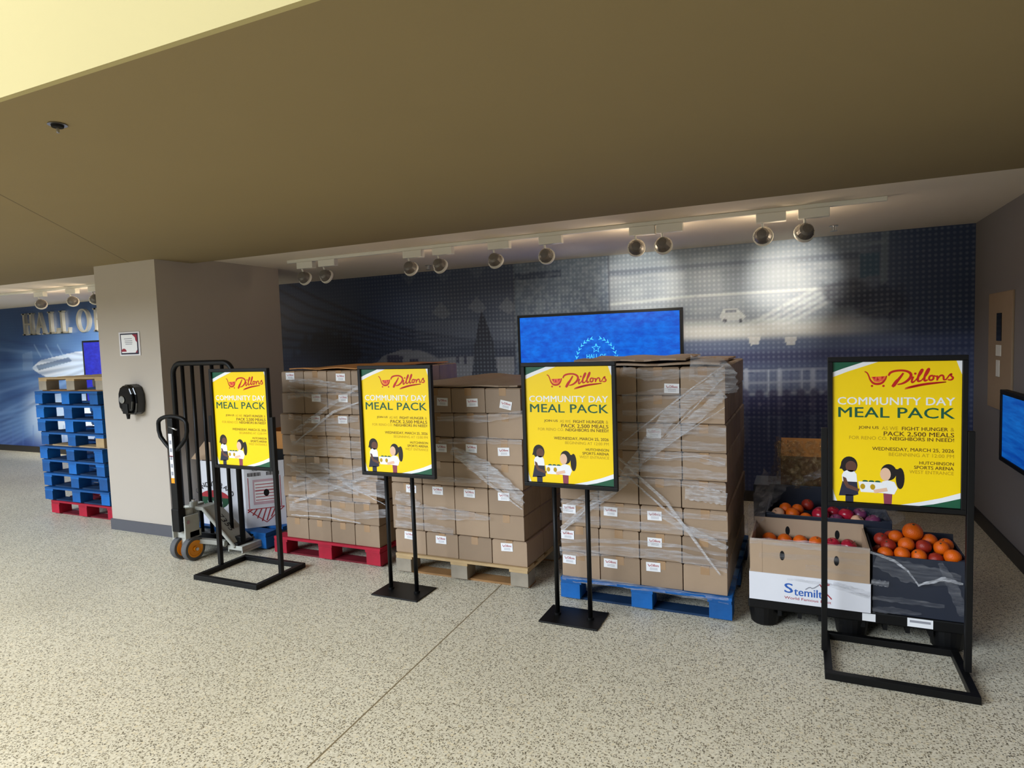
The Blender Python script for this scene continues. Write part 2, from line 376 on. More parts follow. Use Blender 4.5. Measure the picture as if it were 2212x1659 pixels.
    for px in (1630, 1708): put(poly([(px-14, 728), (px+14, 726), (px+9, 745), (px-9, 746)]), (216, 216, 212), .75)
    for k in range(12):
        px = 1612+k*24
        put(line([(px, 800), (px, 952)], .014 if k % 3 else .035, .3), (176, 184, 204) if k % 3 != 1 else (96, 104, 140), .85)
    for y in (802, 828, 852, 900): put(line([(1600, y), (1830, y-8)], .016, .4), (170, 178, 198), .7)
    for px in (1642, 1692, 1750, 1800): put(blob(px, 873, .02, .02), (236, 236, 232), 1)
    put(poly([(1600, 858), (1840, 852), (1840, 895), (1600, 900)]), (44, 46, 92), .7)
    for px in range(1610, 1800, 30): put(blob(px, 850, .05, .06), (60, 62, 100), .7)
    put(ss(.95, .8, Z)*(X > -6.4), (40, 52, 96), .7)
    # far left: stadium picture under the letters
    fl = (X < -9).astype(float)
    put(fl, (60, 92, 146), .9); put(fl*n1, (104, 142, 190), .6); put(fl*ss(1.5, 2.4, Z), (40, 62, 100), .6)
    put(fl*ss(.4, .0, Z), (38, 56, 128), .6)
    put(poly([(70, 795), (90, 778), (165, 760), (200, 756), (240, 830), (110, 818), (85, 806)])*fl, (196, 204, 216), .95)
    put(poly([(80, 790), (150, 772), (158, 780), (86, 800)])*fl, (74, 92, 120), .8)
    put(line([(90, 900), (250, 915)], .75, .8)*fl, (206, 216, 230), .85)  # lit patch of wall behind the empties, put into the print colour
    put(poly([(50, 765), (72, 758), (74, 800), (52, 800)])*fl, (110, 136, 176), .7)
    for k in range(9): put(line([(200, 770+k*4), (-10, 730+k*24)], .05, .9)*fl, (120, 150, 196) if k % 2 else (46, 68, 116), .4)
    for k in range(8): put(line([(150, 860+k*5), (-20, 900+k*12)], .05, .9)*fl, (130, 166, 214), .35)
    for px in (90, 115, 140): put(line([(px, 770), (px-14, 745)], .02, .5)*fl, (150, 170, 196), .6)
    for k in range(7): put(line([(30+k*22, 920), (30+k*22, 960)], .03, .5)*fl, (84, 116, 180), .4)
    # print-panel joints
    for px, py in [(1316, 600), (1112, 640)]:
        x0, _ = W(px, py); put(1-ss(.002, .012, np.abs(X-x0)), (60, 68, 84), .8)
    V = np.stack([X, np.full(X.shape, BY-.015), Z], -1).reshape(-1, 3)
    idx = np.arange(nx*nz).reshape(nz, nx)
    F = np.stack([idx[:-1, :-1], idx[:-1, 1:], idx[1:, 1:], idx[1:, :-1]], -1).reshape(-1, 4)
    me = bpy.data.meshes.new('wall_back'); me.from_pydata(V.tolist(), [], F.tolist())
    ca = me.color_attributes.new('print', 'FLOAT_COLOR', 'POINT')
    c = np.clip(C/255., 0, 1); c = np.where(c <= .04045, c/12.92, ((c+.055)/1.055)**2.4).reshape(-1, 3)
    ca.data.foreach_set('color', np.concatenate([c, np.ones((len(c), 1))], 1).ravel().astype(np.float32))
    m = bpy.data.materials.new('printed_mural'); m.use_nodes = True; nt = m.node_tree; b = nt.nodes['Principled BSDF']
    N = nt.nodes.new; L = nt.links.new
    at = N('ShaderNodeAttribute'); at.attribute_name = 'print'
    g = N('ShaderNodeNewGeometry'); sc = N('ShaderNodeVectorMath'); sc.operation = 'SCALE'; sc.inputs[3].default_value = 1/.044; L(g.outputs['Position'], sc.inputs[0])
    fr = N('ShaderNodeVectorMath'); fr.operation = 'FRACTION'; L(sc.outputs[0], fr.inputs[0])
    sb = N('ShaderNodeVectorMath'); sb.operation = 'SUBTRACT'; sb.inputs[1].default_value = (.5, .5, .5); L(fr.outputs[0], sb.inputs[0])
    ml = N('ShaderNodeVectorMath'); ml.operation = 'MULTIPLY'; ml.inputs[1].default_value = (1, 0, 1); L(sb.outputs[0], ml.inputs[0])
    ln = N('ShaderNodeVectorMath'); ln.operation = 'LENGTH'; L(ml.outputs[0], ln.inputs[0])
    mr = N('ShaderNodeMapRange'); mr.inputs[1].default_value = .38; mr.inputs[2].default_value = .12; L(ln.outputs['Value'], mr.inputs[0])
    nz_ = N('ShaderNodeTexNoise'); nz_.inputs['Scale'].default_value = 2.2; L(g.outputs['Position'], nz_.inputs['Vector'])
    mu = N('ShaderNodeMath'); mu.operation = 'MULTIPLY'; L(mr.outputs[0], mu.inputs[0]); L(nz_.outputs['Fac'], mu.inputs[1])
    sxx = N('ShaderNodeSeparateXYZ'); L(g.outputs['Position'], sxx.inputs[0])
    gt = N('ShaderNodeMapRange'); gt.inputs[1].default_value = -5.6; gt.inputs[2].default_value = -3.6; gt.inputs[3].default_value = .08; gt.inputs[4].default_value = .55; L(sxx.outputs[0], gt.inputs[0])
    m2 = N('ShaderNodeMath'); m2.operation = 'MULTIPLY'; L(mu.outputs[0], m2.inputs[0]); L(gt.outputs[0], m2.inputs[1])
    br = N('ShaderNodeMix'); br.data_type = 'RGBA'; br.blend_type = 'ADD'; br.inputs[0].default_value = 1; L(at.outputs['Color'], br.inputs[6]); br.inputs[7].default_value = (.22, .24, .28, 1)
    mx = N('ShaderNodeMix'); mx.data_type = 'RGBA'; L(m2.outputs[0], mx.inputs[0]); L(at.outputs['Color'], mx.inputs[6]); L(br.outputs[2], mx.inputs[7])
    L(mx.outputs[2], b.inputs['Base Color']); b.inputs['Roughness'].default_value = .42; b.inputs['Specular IOR Level'].default_value = .45
    me.materials.append(m)
    o = bpy.data.objects.new('wall_back', me); COL.objects.link(o)
    tag(o, 'back wall covered by a dotted blue photographic mural', None, None, 'structure')
    struct(MB().box(-15.9, XR+.1, BY, BY+.1, 0, NZ+.3), 'wall_back_core', M_RIGHT)
mural()

# ------------------------------------------------------------------ lettering helpers
def text_polys(txt, bold=0.0, sp=1.0):
    cu = bpy.data.curves.new('lettering', 'FONT'); cu.body = txt; cu.offset = bold; cu.space_character = sp; cu.resolution_u = 3; cu.fill_mode = 'FRONT'
    o = bpy.data.objects.new('lettering', cu); COL.objects.link(o)
    dg = bpy.context.evaluated_depsgraph_get(); dg.update()
    me = bpy.data.meshes.new_from_object(o.evaluated_get(dg))
    vs = [(v.co.x, v.co.y) for v in me.vertices]; fs = [tuple(p.vertices) for p in me.polygons]
    bpy.data.objects.remove(o); bpy.data.curves.remove(cu); bpy.data.meshes.remove(me)
    return vs, fs
_tc = {}
def put_text(mb, txt, box, fn, depth, mi, bold=0.0, sp=1.0):
    """fit lettering into box (u0,u1,v0 top,v1 bottom); fn(u,v,depth)->xyz; bold = overprinted slightly offset"""
    if bold:
        u0, u1, v0, v1 = box; e = bold*.55*abs(v1-v0)
        for q, (du, dv) in enumerate(((-1, 0), (1, 0), (0, -.6), (0, .6))):
            put_text(mb, txt, (u0+e+du*e, u1-e+du*e, v0+e*.5+dv*e*.5, v1-e*.5+dv*e*.5), fn, depth+q*.00003, mi, 0, sp)
        return
    k = (txt, bold, sp)
    if k not in _tc: _tc[k] = text_polys(txt, bold, sp)
    vs, fs = _tc[k]; xs = [p[0] for p in vs]; ys = [p[1] for p in vs]
    if any(c in txt for c in ',;gjpqy'):   # keep the baseline: ignore descenders
        y0 = 0.0
    else: y0 = min(ys)
    x0, x1, y1 = min(xs), max(xs), max(ys); u0, u1, v0, v1 = box
    mb.add([fn(u0+(x-x0)/(x1-x0)*(u1-u0), v1+(y-y0)/(y1-y0)*(v0-v1), depth) for x, y in vs], fs, mi)
_lift = [0]
def stroke(mb, pts, wd, fn, depth, mi, smooth=3, asp=1.0):
    """ribbon along a polyline in (u,v); wd single or per-point; asp = height/width of the panel"""
    P = [np.array((p[0], p[1]*asp), float) for p in pts]; Wd = list(wd) if isinstance(wd, (list, tuple)) else [wd]*len(P)
    for _ in range(smooth):
        Q = [P[0]]; V = [Wd[0]]
        for i in range(len(P)-1):
            Q += [P[i]*.75+P[i+1]*.25, P[i]*.25+P[i+1]*.75]; V += [Wd[i]*.75+Wd[i+1]*.25, Wd[i]*.25+Wd[i+1]*.75]
        Q.append(P[-1]); V.append(Wd[-1]); P, Wd = Q, V
    _lift[0] = (_lift[0]+1) % 20; depth = depth+_lift[0]*.00001
    vs = []; fs = []; n = len(P)
    for i, p in enumerate(P):
        d = P[min(i+1, n-1)]-P[max(i-1, 0)]; d = d/(np.linalg.norm(d)+1e-9); nn = np.array((-d[1], d[0]))*Wd[i]/2
        for q in (p+nn, p-nn): vs.append(fn(q[0], q[1]/asp, depth))
    for i in range(n-1): fs.append((2*i, 2*i+1, 2*i+3, 2*i+2))
    mb.add(vs, fs, mi)
def disc(mb, u, v, ru, rv, fn, depth, mi, a0=0, a1=360, n=20):
    vs = [fn(u+ru*math.cos(R(a0+(a1-a0)*k/n)), v+rv*math.sin(R(a0+(a1-a0)*k/n)), depth) for k in range(n+(0 if a1-a0 == 360 else 1))]
    mb.add(vs, [tuple(range(len(vs)))], mi)
def flat(mb, pts, fn, depth, mi): mb.add([fn(u, v, depth) for u, v in pts], [tuple(range(len(pts)))], mi)

def dillons(mb, fn, box, d, mi, asp):
    """red cart mark and script shop name, box in (u0,u1,v0,v1)"""
    u0, u1, v0, v1 = box
    def g(u, v, dep): return fn(u0+u*(u1-u0), v0+v*(v1-v0), dep)
    a = (v1-v0)*asp/(u1-u0)
    st = lambda p, w_, s_=3, dd=d: stroke(mb, p, w_, g, dd, mi, s_, a)
    # cart: handle, melon-slice bowl, wheels
    st([(0, .17), (.03, .22), (.05, .42), (.065, .62), (.10, .80), (.15, .84), (.20, .78), (.235, .60), (.25, .40)], [.012, .016, .016, .02, .028, .030, .028, .02, .014])
    flat(mb, [(.075, .45), (.24, .42), (.21, .66), (.16, .74), (.11, .70)], g, d-.00006, mi+1)
    for tri in ([(.09, .46), (.125, .45), (.112, .60)], [(.145, .45), (.165, .62), (.135, .66)], [(.19, .44), (.225, .43), (.195, .60)]): flat(mb, tri, g, d, mi)
    for uu in (.085, .215): disc(mb, uu, .93, .014, .014/a, g, d, mi)
    # D
    st([(.375, .62), (.35, .75), (.325, .92), (.315, .98)], [.036, .040, .036, .03])
    st([(.435, .26), (.405, .46), (.37, .66), (.33, .93)], [.02, .028, .034, .034])
    st([(.27, .40), (.29, .22), (.36, .13), (.46, .13), (.525, .30), (.51, .55), (.44, .80), (.37, .86)], [.02, .028, .026, .026, .032, .032, .026, .014])
    # illons
    st([(.545, .45), (.525, .66), (.53, .78), (.565, .66)], [.02, .024, .022, .016]); disc(mb, .565, .30, .014, .014/a, g, d, mi)
    st([(.565, .66), (.62, .35), (.65, .10), (.63, .08), (.595, .45), (.59, .72), (.63, .66)], [.014, .02, .022, .022, .026, .026, .016])
    st([(.63, .66), (.69, .35), (.72, .06), (.70, .05), (.665, .42), (.66, .70), (.70, .62)], [.014, .02, .022, .022, .026, .026, .016])
    st([(.755, .40), (.72, .42), (.71, .60), (.735, .66), (.765, .56), (.755, .40), (.80, .46)], [.02, .022, .022, .022, .022, .02, .014])
    st([(.80, .40), (.80, .66)], [.018, .020], 1); st([(.80, .62), (.825, .42), (.855, .38), (.868, .46), (.866, .64), (.90, .60)], [.016, .02, .02, .022, .02, .014])
    st([(.895, .60), (.935, .34), (.955, .32), (.94, .42), (.972, .52), (.95, .64), (.91, .62)], [.014, .018, .018, .02, .022, .02, .014])
    # swoosh
    st([(.455, 1.04), (.52, .96), (.66, .82), (.80, .76), (.925, .72), (.80, .80), (.66, .88), (.54, .99), (.45, 1.10)], [.006, .018, .020, .018, .008, .010, .014, .02, .008], 2)

def poster_mesh(w_, h_):
    """printed sheet facing -Y, origin at its centre"""
    mb = MB(); asp = h_/w_
    fn = lambda u, v, d: ((u-.5)*w_, -d, (.5-v)*h_)
    mb.box(-w_/2, w_/2, -.0008, .0015, -h_/2, h_/2, 0)
    a, b, c = .0011, .0014, .0017
    G, WH, RD, PK, BR, OL, NV, SD, SL, HR, MV = 1, 2, 3, 4, 5, 6, 7, 8, 9, 10, 11
    flat(mb, [(0, 0), (.37, 0), (.26, .03), (.13, .065), (0, .107)], fn, a, WH); flat(mb, [(0, 0), (.25, 0), (.17, .022), (.09, .044), (0, .072)], fn, b, G)
    flat(mb, [(.955, 0), (1, 0), (1, .10), (.985, .07)], fn, a, WH); flat(mb, [(0, .90), (.018, .95), (.04, 1), (0, 1)], fn, a, WH)
    flat(mb, [(.55, 1), (.70, .972), (.86, .935), (1, .893), (1, 1)], fn, a, WH); flat(mb, [(.69, 1), (.80, .982), (.90, .958), (1, .932), (1, 1)], fn, b, G)
    dillons(mb, fn, (.262, .955, .045, .178), b, RD, asp)
    put_text(mb, 'COMMUNITY DAY', (.045, .95, .247, .302), fn, b, WH, .06, 1.02)
    put_text(mb, 'MEAL PACK', (.05, .95, .318, .392), fn, b, G, .05, 1.03)
    put_text(mb, 'JOIN US', (.215, .375, .452, .477), fn, b, BR, .03); put_text(mb, 'AS WE', (.40, .525, .452, .477), fn, b, OL)
    put_text(mb, 'FIGHT HUNGER', (.555, .90, .452, .477), fn, b, BR, .03); put_text(mb, '&', (.918, .945, .452, .477), fn, b, OL)
    put_text(mb, 'PACK 2,500 MEALS', (.415, .945, .487, .517), fn, b, BR, .03)
    put_text(mb, 'FOR RENO CO.', (.14, .445, .524, .548), fn, b, OL); put_text(mb, 'NEIGHBORS IN NEED!', (.465, .945, .524, .549), fn, b, BR, .03)
    put_text(mb, 'WEDNESDAY, MARCH 25, 2026', (.325, .945, .598, .622), fn, b, BR, .02)
    put_text(mb, 'BEGINNING AT 12:00 PM', (.455, .945, .635, .659), fn, b, OL)
    put_text(mb, 'HUTCHINSON', (.69, .945, .688, .710), fn, b, BR, .02); put_text(mb, 'SPORTS ARENA', (.65, .945, .720, .743), fn, b, BR, .03)
    put_text(mb, 'WEST ENTRANCE', (.615, .945, .752, .775), fn, b, OL)
    # two plain people carrying a box of groceries (generic flat figures)
    def ell(u, v, ru, rv, m_, dd, a0=0, a1=360): disc(mb, u, v, ru, rv, fn, dd, m_, a0, a1)
    ell(.14, .735, .068, .062, HR, a); flat(mb, [(.072, .735), (.06, .765), (.20, .765), (.205, .735)], fn, a, HR)
    ell(.155, .745, .045, .040, SD, b)
    flat(mb, [(.095, .785), (.125, .772), (.175, .772), (.20, .80), (.205, .855), (.085, .855), (.08, .81)], fn, b, WH)
    flat(mb, [(.085, .855), (.205, .855), (.215, .945), (.18, .955), (.055, .96)], fn, b, NV); flat(mb, [(.11, .95), (.175, .95), (.175, 1.0), (.11, 1.0)], fn, b, NV)
    flat(mb, [(.088, .82), (.115, .83), (.135, .875), (.225, .905), (.215, .925), (.12, .90), (.095, .865)], fn, c, SD)
    ell(.455, .775, .062, .058, HR, a); ell(.545, .815, .034, .075, HR, a); flat(mb, [(.48, .75), (.54, .75), (.57, .79), (.49, .80)], fn, a, HR); ell(.43, .79, .042, .046, SL, b)
    flat(mb, [(.405, .842), (.45, .832), (.50, .842), (.525, .885), (.50, .93), (.40, .925)], fn, b, WH)
    flat(mb, [(.415, .925), (.485, .925), (.48, 1.0), (.42, 1.0)], fn, a, MV)
    flat(mb, [(.335, .905), (.44, .885), (.45, .91), (.345, .93)], fn, c, SL)
    flat(mb, [(.215, .85), (.41, .85), (.40, .925), (.235, .925)], fn, b+.0001, WH)
    for uu in (.25, .33): ell(uu, .885, .02, .02, OL, c)
    for uu in (.27, .32, .37): ell(uu, .846, .022, .008, G, b)
    return mb.mesh('poster', [YEL, PGREEN, PAPER, PRED, mat('poster_melon', rgb(238, 96, 60), .4, noise=.05), PBROWN, POLIVE, PNAVY, PSKIND, PSKINL, PHAIR, PMAUVE])
PW, PH = .522, .672
POSTER = poster_mesh(PW, PH)

def sign_head(root, zc):
    f = MB(); fw, fh, t = .562, .722, .022
    for x0, x1, z0, z1 in ((-fw/2, fw/2, fh/2-t, fh/2), (-fw/2, fw/2, -fh/2, -fh/2+t), (-fw/2, -fw/2+t, -fh/2+t, fh/2-t), (fw/2-t, fw/2, -fh/2+t, fh/2-t)):
        f.box(x0, x1, -.014, .014, z0, z1)
    fr = f.build('frame', BLACK, root, bevel=.002, loc=(0, 0, zc))
    MB().box(-fw/2+t, fw/2-t, .0025, .008, -fh/2+t, fh/2-t).build('backing_panel', BLACKP, root, loc=(0, 0, zc))
    p = bpy.data.objects.new('poster', POSTER); COL.objects.link(p); p.parent = root; p.location = (0, 0, zc)
    p['label'] = 'yellow meal pack poster'
def sign_frame_base(x, y, label):
    r = thing('floor_sign', label, 'sign', (x, y, 0), 0, 'meal pack poster stands')
    sign_head(r, 1.126)
    b = MB(); hx, hy, t = .30, .235, .034
    b.box(-hx, hx, -hy, -hy+t, 0, t).box(-hx, hx, hy-t, hy, 0, t).box(-hx, -hx+t, -hy+t, hy-t, 0, t).box(hx-t, hx, -hy+t, hy-t, 0, t)
    b.build('base', BLACK, r, bevel=.002)
    for s_ in (-1, 1):
        MB().box(-.0135, .0135, -.015, .015, .034, 1.145).build('post', BLACK, r, bevel=.002, loc=(s_*.2955, 0, 0))
    return r
def sign_plate_base(x, y, label):
    r = thing('floor_sign', label, 'sign', (x, y, 0), 0, 'meal pack poster stands')
    sign_head(r, 1.126)
    MB().box(-.175, .175, -.12, .12, 0, .009).build('base', BLACK, r, bevel=.002)
    for s_ in (-1, 1):
        MB().tube([(0, 0, .009), (0, 0, .766)], .0135, 14).build('post', BLACK, r, smooth=True, loc=(s_*.10, 0, 0))
        MB().tube([(0, 0, .009), (0, 0, .022)], .020, 14).build('collar', BLACK, r, loc=(s_*.10, 0, 0))
    return r
sign_frame_base(-3.645, 3.33, 'black framed yellow poster stand on open square base before the pallet jack')
sign_plate_base(-2.38, 3.415, 'yellow poster stand on a flat plate base before the red pallet load')
sign_plate_base(-1.21, 3.42, 'yellow poster stand on a flat plate base below the wall screen')
sign_frame_base(.393, 3.43, 'black framed yellow poster stand on open square base before the fruit crates')

# ------------------------------------------------------------------ pallets
PW_, PD_, PHT = 1.016, 1.22, .14
def make_pallet(name, wood, dark, label, group, bwood=None):
    r = thing(name, label, 'pallet', (0, 0, 0), 0, group)
    hw, hd = PW_/2, PD_/2
    n = 7; bw = .115; gap = (PD_-n*bw)/(n-1)
    db = MB().box(-hw, hw, 0, bw, .122, .14).mesh('deck_board', wood)
    for k in range(n):
        o = bpy.data.objects.new('deck_board', db); COL.objects.link(o); o.parent = r; o.location = (0, -hd+k*(bw+gap), 0)
    sb = MB().box(-.065, .065, -hd, hd, .104, .1215).mesh('stringer_board', wood)
    blk = MB().box(-.062, .062, -.062, .062, .0135, .1035).mesh('block', bwood or wood)
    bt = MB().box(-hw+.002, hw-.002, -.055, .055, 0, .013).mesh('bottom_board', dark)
    for ix in (-1, 0, 1):
        o = bpy.data.objects.new('stringer_board', sb); COL.objects.link(o); o.parent = r; o.location = (ix*(hw-.068), 0, 0)
        for iy in (-1, 0, 1):
            o = bpy.data.objects.new('block', blk); COL.objects.link(o); o.parent = r; o.location = (ix*(hw-.062), iy*(hd-.062), 0)
    for iy in (-1, 0, 1):
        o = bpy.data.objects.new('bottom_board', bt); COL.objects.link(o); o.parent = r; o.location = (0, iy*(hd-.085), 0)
    return r
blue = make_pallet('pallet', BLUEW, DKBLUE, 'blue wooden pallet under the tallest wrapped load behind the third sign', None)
blue.location = (-.868, 3.66+.61, 0)
red = make_pallet('pallet', REDW, DKRED, 'red wooden pallet on the floor under a wrapped load of boxes', None)
red.location = (-3.305, 3.735+.61, 0)
wood = make_pallet('pallet', PINE, OLDPINE, 'bare wooden pallet under the lower wrapped load between red and blue pallets', None, GREYPINE)
wood.location = (-2.14, 3.715+.61, 0); wood.rotation_euler.z = .012
bin_p = dup(blue, (-4.44, 3.765+.61, 0), 0, 'blue wooden pallet under the white bulk bin, with the pallet jack in it')
# the tall stack of empties behind the column
sx, sy = -6.56, 3.945+.61
dup(red, (sx+.01, sy, 0), 0, 'red pallet at the foot of the stack of empty pallets by the column', 'empty pallets behind the column')
names = ['lowest', 'second lowest', 'third lowest', 'fourth lowest', 'fifth lowest', 'third highest', 'second highest', 'topmost']
def stack_blue(loc, rz, label, group, tilt_swap=False):
    c = dup(blue, loc, rz, label, group)
    if tilt_swap:   # one pallet has bare repair boards along its foot
        for k_ in KIDS(c):
            if k_.name.startswith('bottom_board') or (k_.name.startswith('block') and k_.location.x > .3 and k_.location.y < -.3):
                k_.material_slots[0].link = 'OBJECT'; k_.material_slots[0].material = PINE; k_['label'] = 'bare pale wood'
for k in range(8):
    stack_blue((sx-.045+random.uniform(-.03, .03)-.011*k, sy+random.uniform(-.02, .02), .1405*(k+1)), random.uniform(-.015, .015),
        names[k]+' of the blue pallets in the stack of empties by the column', 'empty pallets behind the column', tilt_swap=(k == 4))
dup(wood, (sx-.07, sy+.02, .1405*9), .01, 'bare wooden pallet topping the stack of empty pallets by the column', 'empty pallets behind the column')

# ------------------------------------------------------------------ wrapped loads of cardboard boxes
def label_mesh():
    mb = MB(); w_, h_ = .084, .054
    fn = lambda u, v, d: ((u-.5)*w_, -d, (.5-v)*h_)
    mb.box(-w_/2, w_/2, -.0006, .0004, -h_/2, h_/2, 0)
    put_text(mb, 'Dillons', (.36, .90, .18, .46), fn, .0009, 1, .03)
    stroke(mb, [(.12, .22), (.17, .28), (.20, .45), (.27, .45), (.31, .28)], .04, fn, .0009, 1, 1, h_/w_)
    for v in (.60, .70, .80): flat(mb, [(.25, v), (.80, v), (.80, v+.035), (.25, v+.035)], fn, .0009, 2)
    return mb.mesh('shipping_label', [PAPER, INKRED, INKGREY])
LABEL = label_mesh()
def box_mesh(w_, d_, h_):
    mb = MB(); g = .0032; ch = .007
    x, y = w_/2-g, d_/2-g
    # slightly chamfered carton with a dark flap line on top and tape
    vs = []
    for z, i in ((0, ch*.5), (ch*.5, 0), (h_-g-ch, 0), (h_-g, ch)):
        vs += [(-x+i, -y+i, z), (x-i, -y+i, z), (x-i, y-i, z), (-x+i, y-i, z)]
    fs = [(3, 2, 1, 0), (12, 13, 14, 15)]
    for k in range(3):
        for j in range(4): fs.append((4*k+j, 4*k+(j+1) % 4, 4*k+4+(j+1) % 4, 4*k+4+j))
    mb.add(vs, fs, 0)
    mb.box(-.025, .025, -y-.0004, y+.0004, h_-g, h_-g+.0006, 1)
    mb.box(-.025, .025, -y-.0007, -y, h_-g-.05, h_-g, 1); mb.box(-.025, .025, y, y+.0007, h_-g-.05, h_-g, 1)
    return mb.mesh('cardboard_box', [CARD, TAPE])
def hues(m, lo=.86, hi=1.1):
    nt = m.node_tree; b = nt.nodes['Principled BSDF']; src = b.inputs['Base Color'].links[0].from_socket
    oi = nt.nodes.new('ShaderNodeObjectInfo'); mr = nt.nodes.new('ShaderNodeMapRange'); mr.inputs[3].default_value = lo; mr.inputs[4].default_value = hi
    nt.links.new(oi.outputs['Random'], mr.inputs[0]); mx = nt.nodes.new('ShaderNodeMix'); mx.data_type = 'RGBA'; mx.blend_type = 'MULTIPLY'; mx.inputs[0].default_value = 1
    nt.links.new(src, mx.inputs[6]); nt.links.new(mr.outputs[0], mx.inputs[7]); nt.links.new(mx.outputs[2], b.inputs['Base Color'])
hues(CARD, .78, 1.12); hues(BLUEW, .55, 1.25); hues(REDW, .8, 1.1); hues(PINE, .8, 1.1)
ORD = ['bottom', 'second', 'third', 'fourth', 'fifth', 'sixth', 'seventh', 'eighth', 'ninth']
COLN = ['far left', 'left of middle', 'right of middle', 'far right']
def load(stack, x0, x1, yf, rows, h_, z0, labels, shifts):
    w_ = (x1-x0)/4; d_ = .298; me = box_mesh(w_, d_, h_)
    front = {}
    for r in range(rows):
        sh, dy = shifts[r]
        for ix in range(4):
            for iy in range(4):
                jx, jy = random.uniform(-.003, .003), random.uniform(-.004, .004)
                o = bpy.data.objects.new('cardboard_box', me); COL.objects.link(o)
                o.location = (x0+w_*(ix+.5)+sh, yf+d_*(iy+.5)+dy+jy*.4, z0+h_*r)
                if iy and ix < 3 and r < rows-1:
                    lb = 'plain cardboard box hidden inside the load on the %s pallet' % stack
                elif iy == 0:
                    where = 'top row' if r == rows-1 else ORD[r]+' row up'
                    lb = 'cardboard box on the %s pallet, %s, %s in front' % (stack, where, COLN[ix])
                elif ix == 3:
                    where = 'top row' if r == rows-1 else ORD[r]+' row up'
                    lb = 'cardboard box on the %s pallet, right side, %s, %s from front' % (stack, where, ORD[iy])
                else:
                    lb = 'cardboard box in the top layer, %s pallet, %s, %s from front' % (stack, COLN[ix], ORD[iy])
                tag(o, lb, 'box', 'cardboard boxes on the %s pallet' % stack)
                if iy == 0: front[(r, ix)] = o
    for lx, lz, tilt in labels:
        r = min(rows-1, max(0, int((lz-z0)/h_)))
        ix = min(3, max(0, int((lx-shifts[r][0]-x0)/w_)))
        b = front[(r, ix)]
        l = bpy.data.objects.new('shipping_label', LABEL); COL.objects.link(l); l.parent = b
        l.location = (max(-w_/2+.046, min(w_/2-.046, lx-b.location.x)), -d_/2+.0012, max(.03, min(h_-.04, lz-b.location.z)))
        l.rotation_euler.y = tilt; l['label'] = 'white shipping label'
def LP(pts, y): return [(lambda p: (p.x, p.z, t))(at_y(px, py, y)) for px, py, t in pts]
Y_R, Y_W, Y_B = 3.75, 3.735, 3.68
load('red', -3.69, -2.805, Y_R, 8, .163, .1405, LP([(626, 812, 0), (735, 815, .02), (682, 860, 0), (740, 861, .03), (683, 906, 0), (741, 906, 0)], Y_R),
     [(0, 0), (.004, 0), (-.012, .004), (.006, 0), (-.006, .006), (0, -.006), (.022, .004), (.03, 0)])
load('bare wooden', -2.66, -1.635, Y_W, 7, .168, .1405, LP([(955, 868, .03), (1019, 870, -.03), (1092, 875, .2), (953, 968, 0), (1018, 969, .04), (1088, 976, -.04), (888, 1052, .03), (945, 1059, 0), (1014, 1066, .02), (1088, 1073, -.02), (885, 1150, .05), (953, 1166, 0), (1095, 1182, -.05)], Y_W),
     [(.006, -.004), (-.012, .002), (-.010, 0), (-.012, .006), (-.006, 0), (.003, .006), (-.008, .003)])
load('tall blue', -1.372, -.383, Y_B, 8, .1625, .1405, LP([(1460, 839, .03), (1412, 936, 0), (1230, 1099, 0), (1319, 1105, .02), (1414, 1114, -.02), (1225, 1155, 0), (1414, 1172, 0), (1230, 1208, .02), (1319, 1217, .02), (1411, 1225, -.02)], Y_B),
     [(0, 0), (-.004, 0), (.006, -.004), (-.002, .003), (.004, .006), (.003, 0), (-.004, .004), (0, 0)])

# loose cardboard sheets lying on the loads
def sheet(x0, x1, y0, y1, z, t, label, m, sag=.0, seed=1, rz=0, nx=14, ny=12, rag=.015):
    rr = random.Random(seed); mb = MB(); cx, cy = (x0+x1)/2, (y0+y1)/2
    top = []; ex = [rr.uniform(-rag, rag) for _ in range(ny+1)]; ey = [rr.uniform(-rag, rag) for _ in range(nx+1)]
    for j in range(ny+1):
        for i in range(nx+1):
            u, v = i/nx, j/ny
            zz = sag*abs(math.sin(u*7+seed)*math.sin(v*5+seed*2))
            top.append((x0+(x1-x0)*u+(ex[j] if i in (0, nx) else 0)-cx, y0+(y1-y0)*v+(ey[i] if j in (0, ny) else 0)-cy, zz+t))
    bot = [(x, y, z_-t) for x, y, z_ in top]; n = len(top); I = lambda i, j: j*(nx+1)+i; fs = []
    for j in range(ny):
        for i in range(nx):
            q = (I(i, j), I(i+1, j), I(i+1, j+1), I(i, j+1)); fs.append(q); fs.append(tuple(k+n for k in q[::-1]))
    rim = [I(i, 0) for i in range(nx+1)]+[I(nx, j) for j in range(1, ny+1)]+[I(i, ny) for i in range(nx-1, -1, -1)]+[I(0, j) for j in range(ny-1, 0, -1)]
    for a, b in zip(rim, rim[1:]+rim[:1]): fs.append((a, a+n, b+n, b))
    mb.add(top+bot, fs)
    return tag(mb.build('cardboard_sheet', m, loc=(cx, cy, z), rz=rz), label, 'cardboard', 'loose cardboard sheets on the loads')
sheet(-1.35, -.43, 3.71, 4.83, .1405+8*.1625+.001, .012, 'flattened cardboard sheet lying over the load on the tall blue pallet', CARD, .012, 2)
sheet(-1.28, -.62, 3.72, 4.5, .1405+8*.1625+.028, .010, 'upper flattened carton with ragged edge atop the tall blue pallet load', CARDL, .014, 5, .03)
sheet(-2.63, -1.66, 3.75, 4.9, .1405+7*.168+.001, .010, 'flattened cardboard sheet with ragged edge over the bare wooden pallet load', CARD, .022, 3)
sheet(-3.60, -2.83, 3.80, 4.9, .1405+8*.163+.001, .008, 'warm brown cardboard sheet lying over the red pallet load', CARDY, .012, 4)

